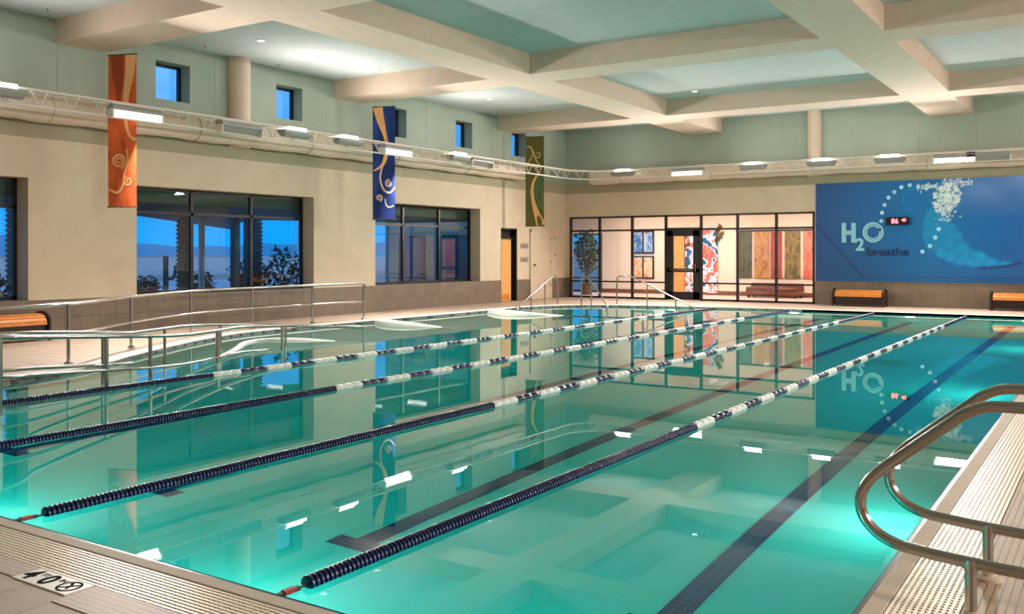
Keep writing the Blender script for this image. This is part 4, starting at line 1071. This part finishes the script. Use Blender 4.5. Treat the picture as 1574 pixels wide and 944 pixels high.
# palms
bark = mat('palm bark', L(96, 92, 92), .9, noise_amt=.3, nscale=20)
def palm(x, y, h, label):
    t = thing('palm_tree', label, 'palm', (x, y, -.05), 0, 'palm trees outside the windows')
    mb = MB(); mb.lathe([(.19, -.05), (.19, h)], (x, y, 0), 16)
    r0 = int(h/.13)
    for j in range(r0):
        for i in range(9):
            a = 2*pi*(i+.5*(j % 2))/9; z = j*.13
            c_ = Vector((x+.19*cos(a), y+.19*sin(a), z)); rd = Vector((cos(a), sin(a), 0)); tn = Vector((-sin(a), cos(a), 0))
            mb.add([c_-tn*.06, c_+tn*.06, c_+rd*.07+Vector((0, 0, .07)), c_+Vector((0, 0, .12))-rd*.01], [(0, 1, 2), (1, 3, 2), (3, 0, 2)])
    mb.build('trunk', bark, t)
    fr_ = MB(); rnd = random.Random(int(x*10+y*7))
    for i in range(22):
        a = rnd.uniform(0, 2*pi); el = rnd.uniform(-.2, 1.1); Lf = rnd.uniform(1.5, 2.1)
        pts = []
        for q in range(9):
            f = q/8; rr = Lf*f; pts.append(Vector((x+rr*cos(a)*cos(el*(1-f*.5)), y+rr*sin(a)*cos(el*(1-f*.5)), h+Lf*sin(el)*f-1.3*f*f)))
        for q in range(1, 9):
            p, p0 = pts[q], pts[q-1]; dd = (p-p0).normalized(); sd = dd.cross(Vector((0, 0, 1))).normalized()
            for s in (-1, 1):
                for u in (0, .5):
                    b_ = p0.lerp(p, u); tip = b_+sd*s*.38*(1-.5*q/8)+dd*.25-Vector((0, 0, .12)); fr_.add([b_, b_+dd*.06, tip], [(0, 1, 2)])
        fr_.tube(pts, .012, 4)
    fr_.build('fronds', lf, t)
palm(-24.0, 18.5, 5.6, 'palm with crosshatched trunk outside the second window, left of its first bar')
palm(-24.0, 21.3, 5.6, 'palm with crosshatched trunk outside the second window, behind its right bar')
palm(-24.0, 13.3, 5.2, 'palm with crosshatched trunk outside the window at the left edge')
# shrubs
lf2 = mat('dark shrub leaf', L(38, 62, 58), .7)
def shrub(x, y, r, h, label, nl=260, seed=1):
    t = thing('shrub', label, 'shrub', (x, y, -.05), 0, 'shrubs outside the windows')
    st = MB()
    for i in range(5):
        a = i*1.26; st.tube([(x, y, -.05), (x+.4*r*cos(a), y+.4*r*sin(a), h*.5), (x+.7*r*cos(a), y+.7*r*sin(a), h*.85)], .018, 5)
    st.build('stem', bark, t)
    leaf_cloud(nl, (x, y, h*.58), r, r, h*.5, .22, seed).build('foliage', lf2, t)
for i, (u_x, u_y, r, h, lab) in enumerate([(-24.0, 17.2, .5, .8, 'low shrub left of the first palm outside the second window'), (-26.0, 20.6, .6, .9, 'low shrub right of the first palm outside the second window'), (-27.5, 24.0, .7, 1.4, 'leafy shrub in front of the pale pole outside the second window'), (-22.0, 19.3, .5, 1.1, 'dark shrub right of the black posts outside the second window'), (-22.2, 20.9, .7, 1.6, 'tall bushy shrub in the right pane of the second window'), (-21.0, 10.9, .6, 1.2, 'shrub outside the window at the left edge'), (-22.0, 23.6, .6, 1.0, 'low shrub outside the third window'), (-20.6, 31.5, .8, 1.5, 'shrub beyond the lobby, behind the potted plant')]):
    shrub(u_x, u_y, r, h, lab, 260, 20+i)
t = thing('tall_cactus', 'thin dark columnar cactus outside the second window', 'cactus', (-30, 22.3, 0))
MB().tube([(-30, 22.3, -.05), (-30, 22.3, 1.45)], .10, 10).build('trunk', lf2, t, smooth=True)
MB().tube(smooth_path([(-30, 22.3, .6), (-29.8, 22.5, .65), (-29.75, 22.55, 1.1)], 3), .06, 8).build('arm', lf2, t, smooth=True)
# wing of the building beyond the third window
t = thing('building_wing', 'dusky blue grey building wing beyond the third window', 'building', (-20, 27.5, 0))
MB().box(-23.3, -17.1, 27.0, 28.0, -.05, 4.0).build('wall', mat('grey green stucco', L(110, 150, 150), .8), t)
for xx in (-22.6, -20.6, -18.8):
    f = MB().box(xx, xx+1.2, 26.95, 27.0, .5, 2.2).build('window', M['black'], t); MB().box(xx+.05, xx+1.15, 26.93, 26.96, .55, 2.15).build('pane', mat('dim blue pane', L(50, 90, 120), .1), f)
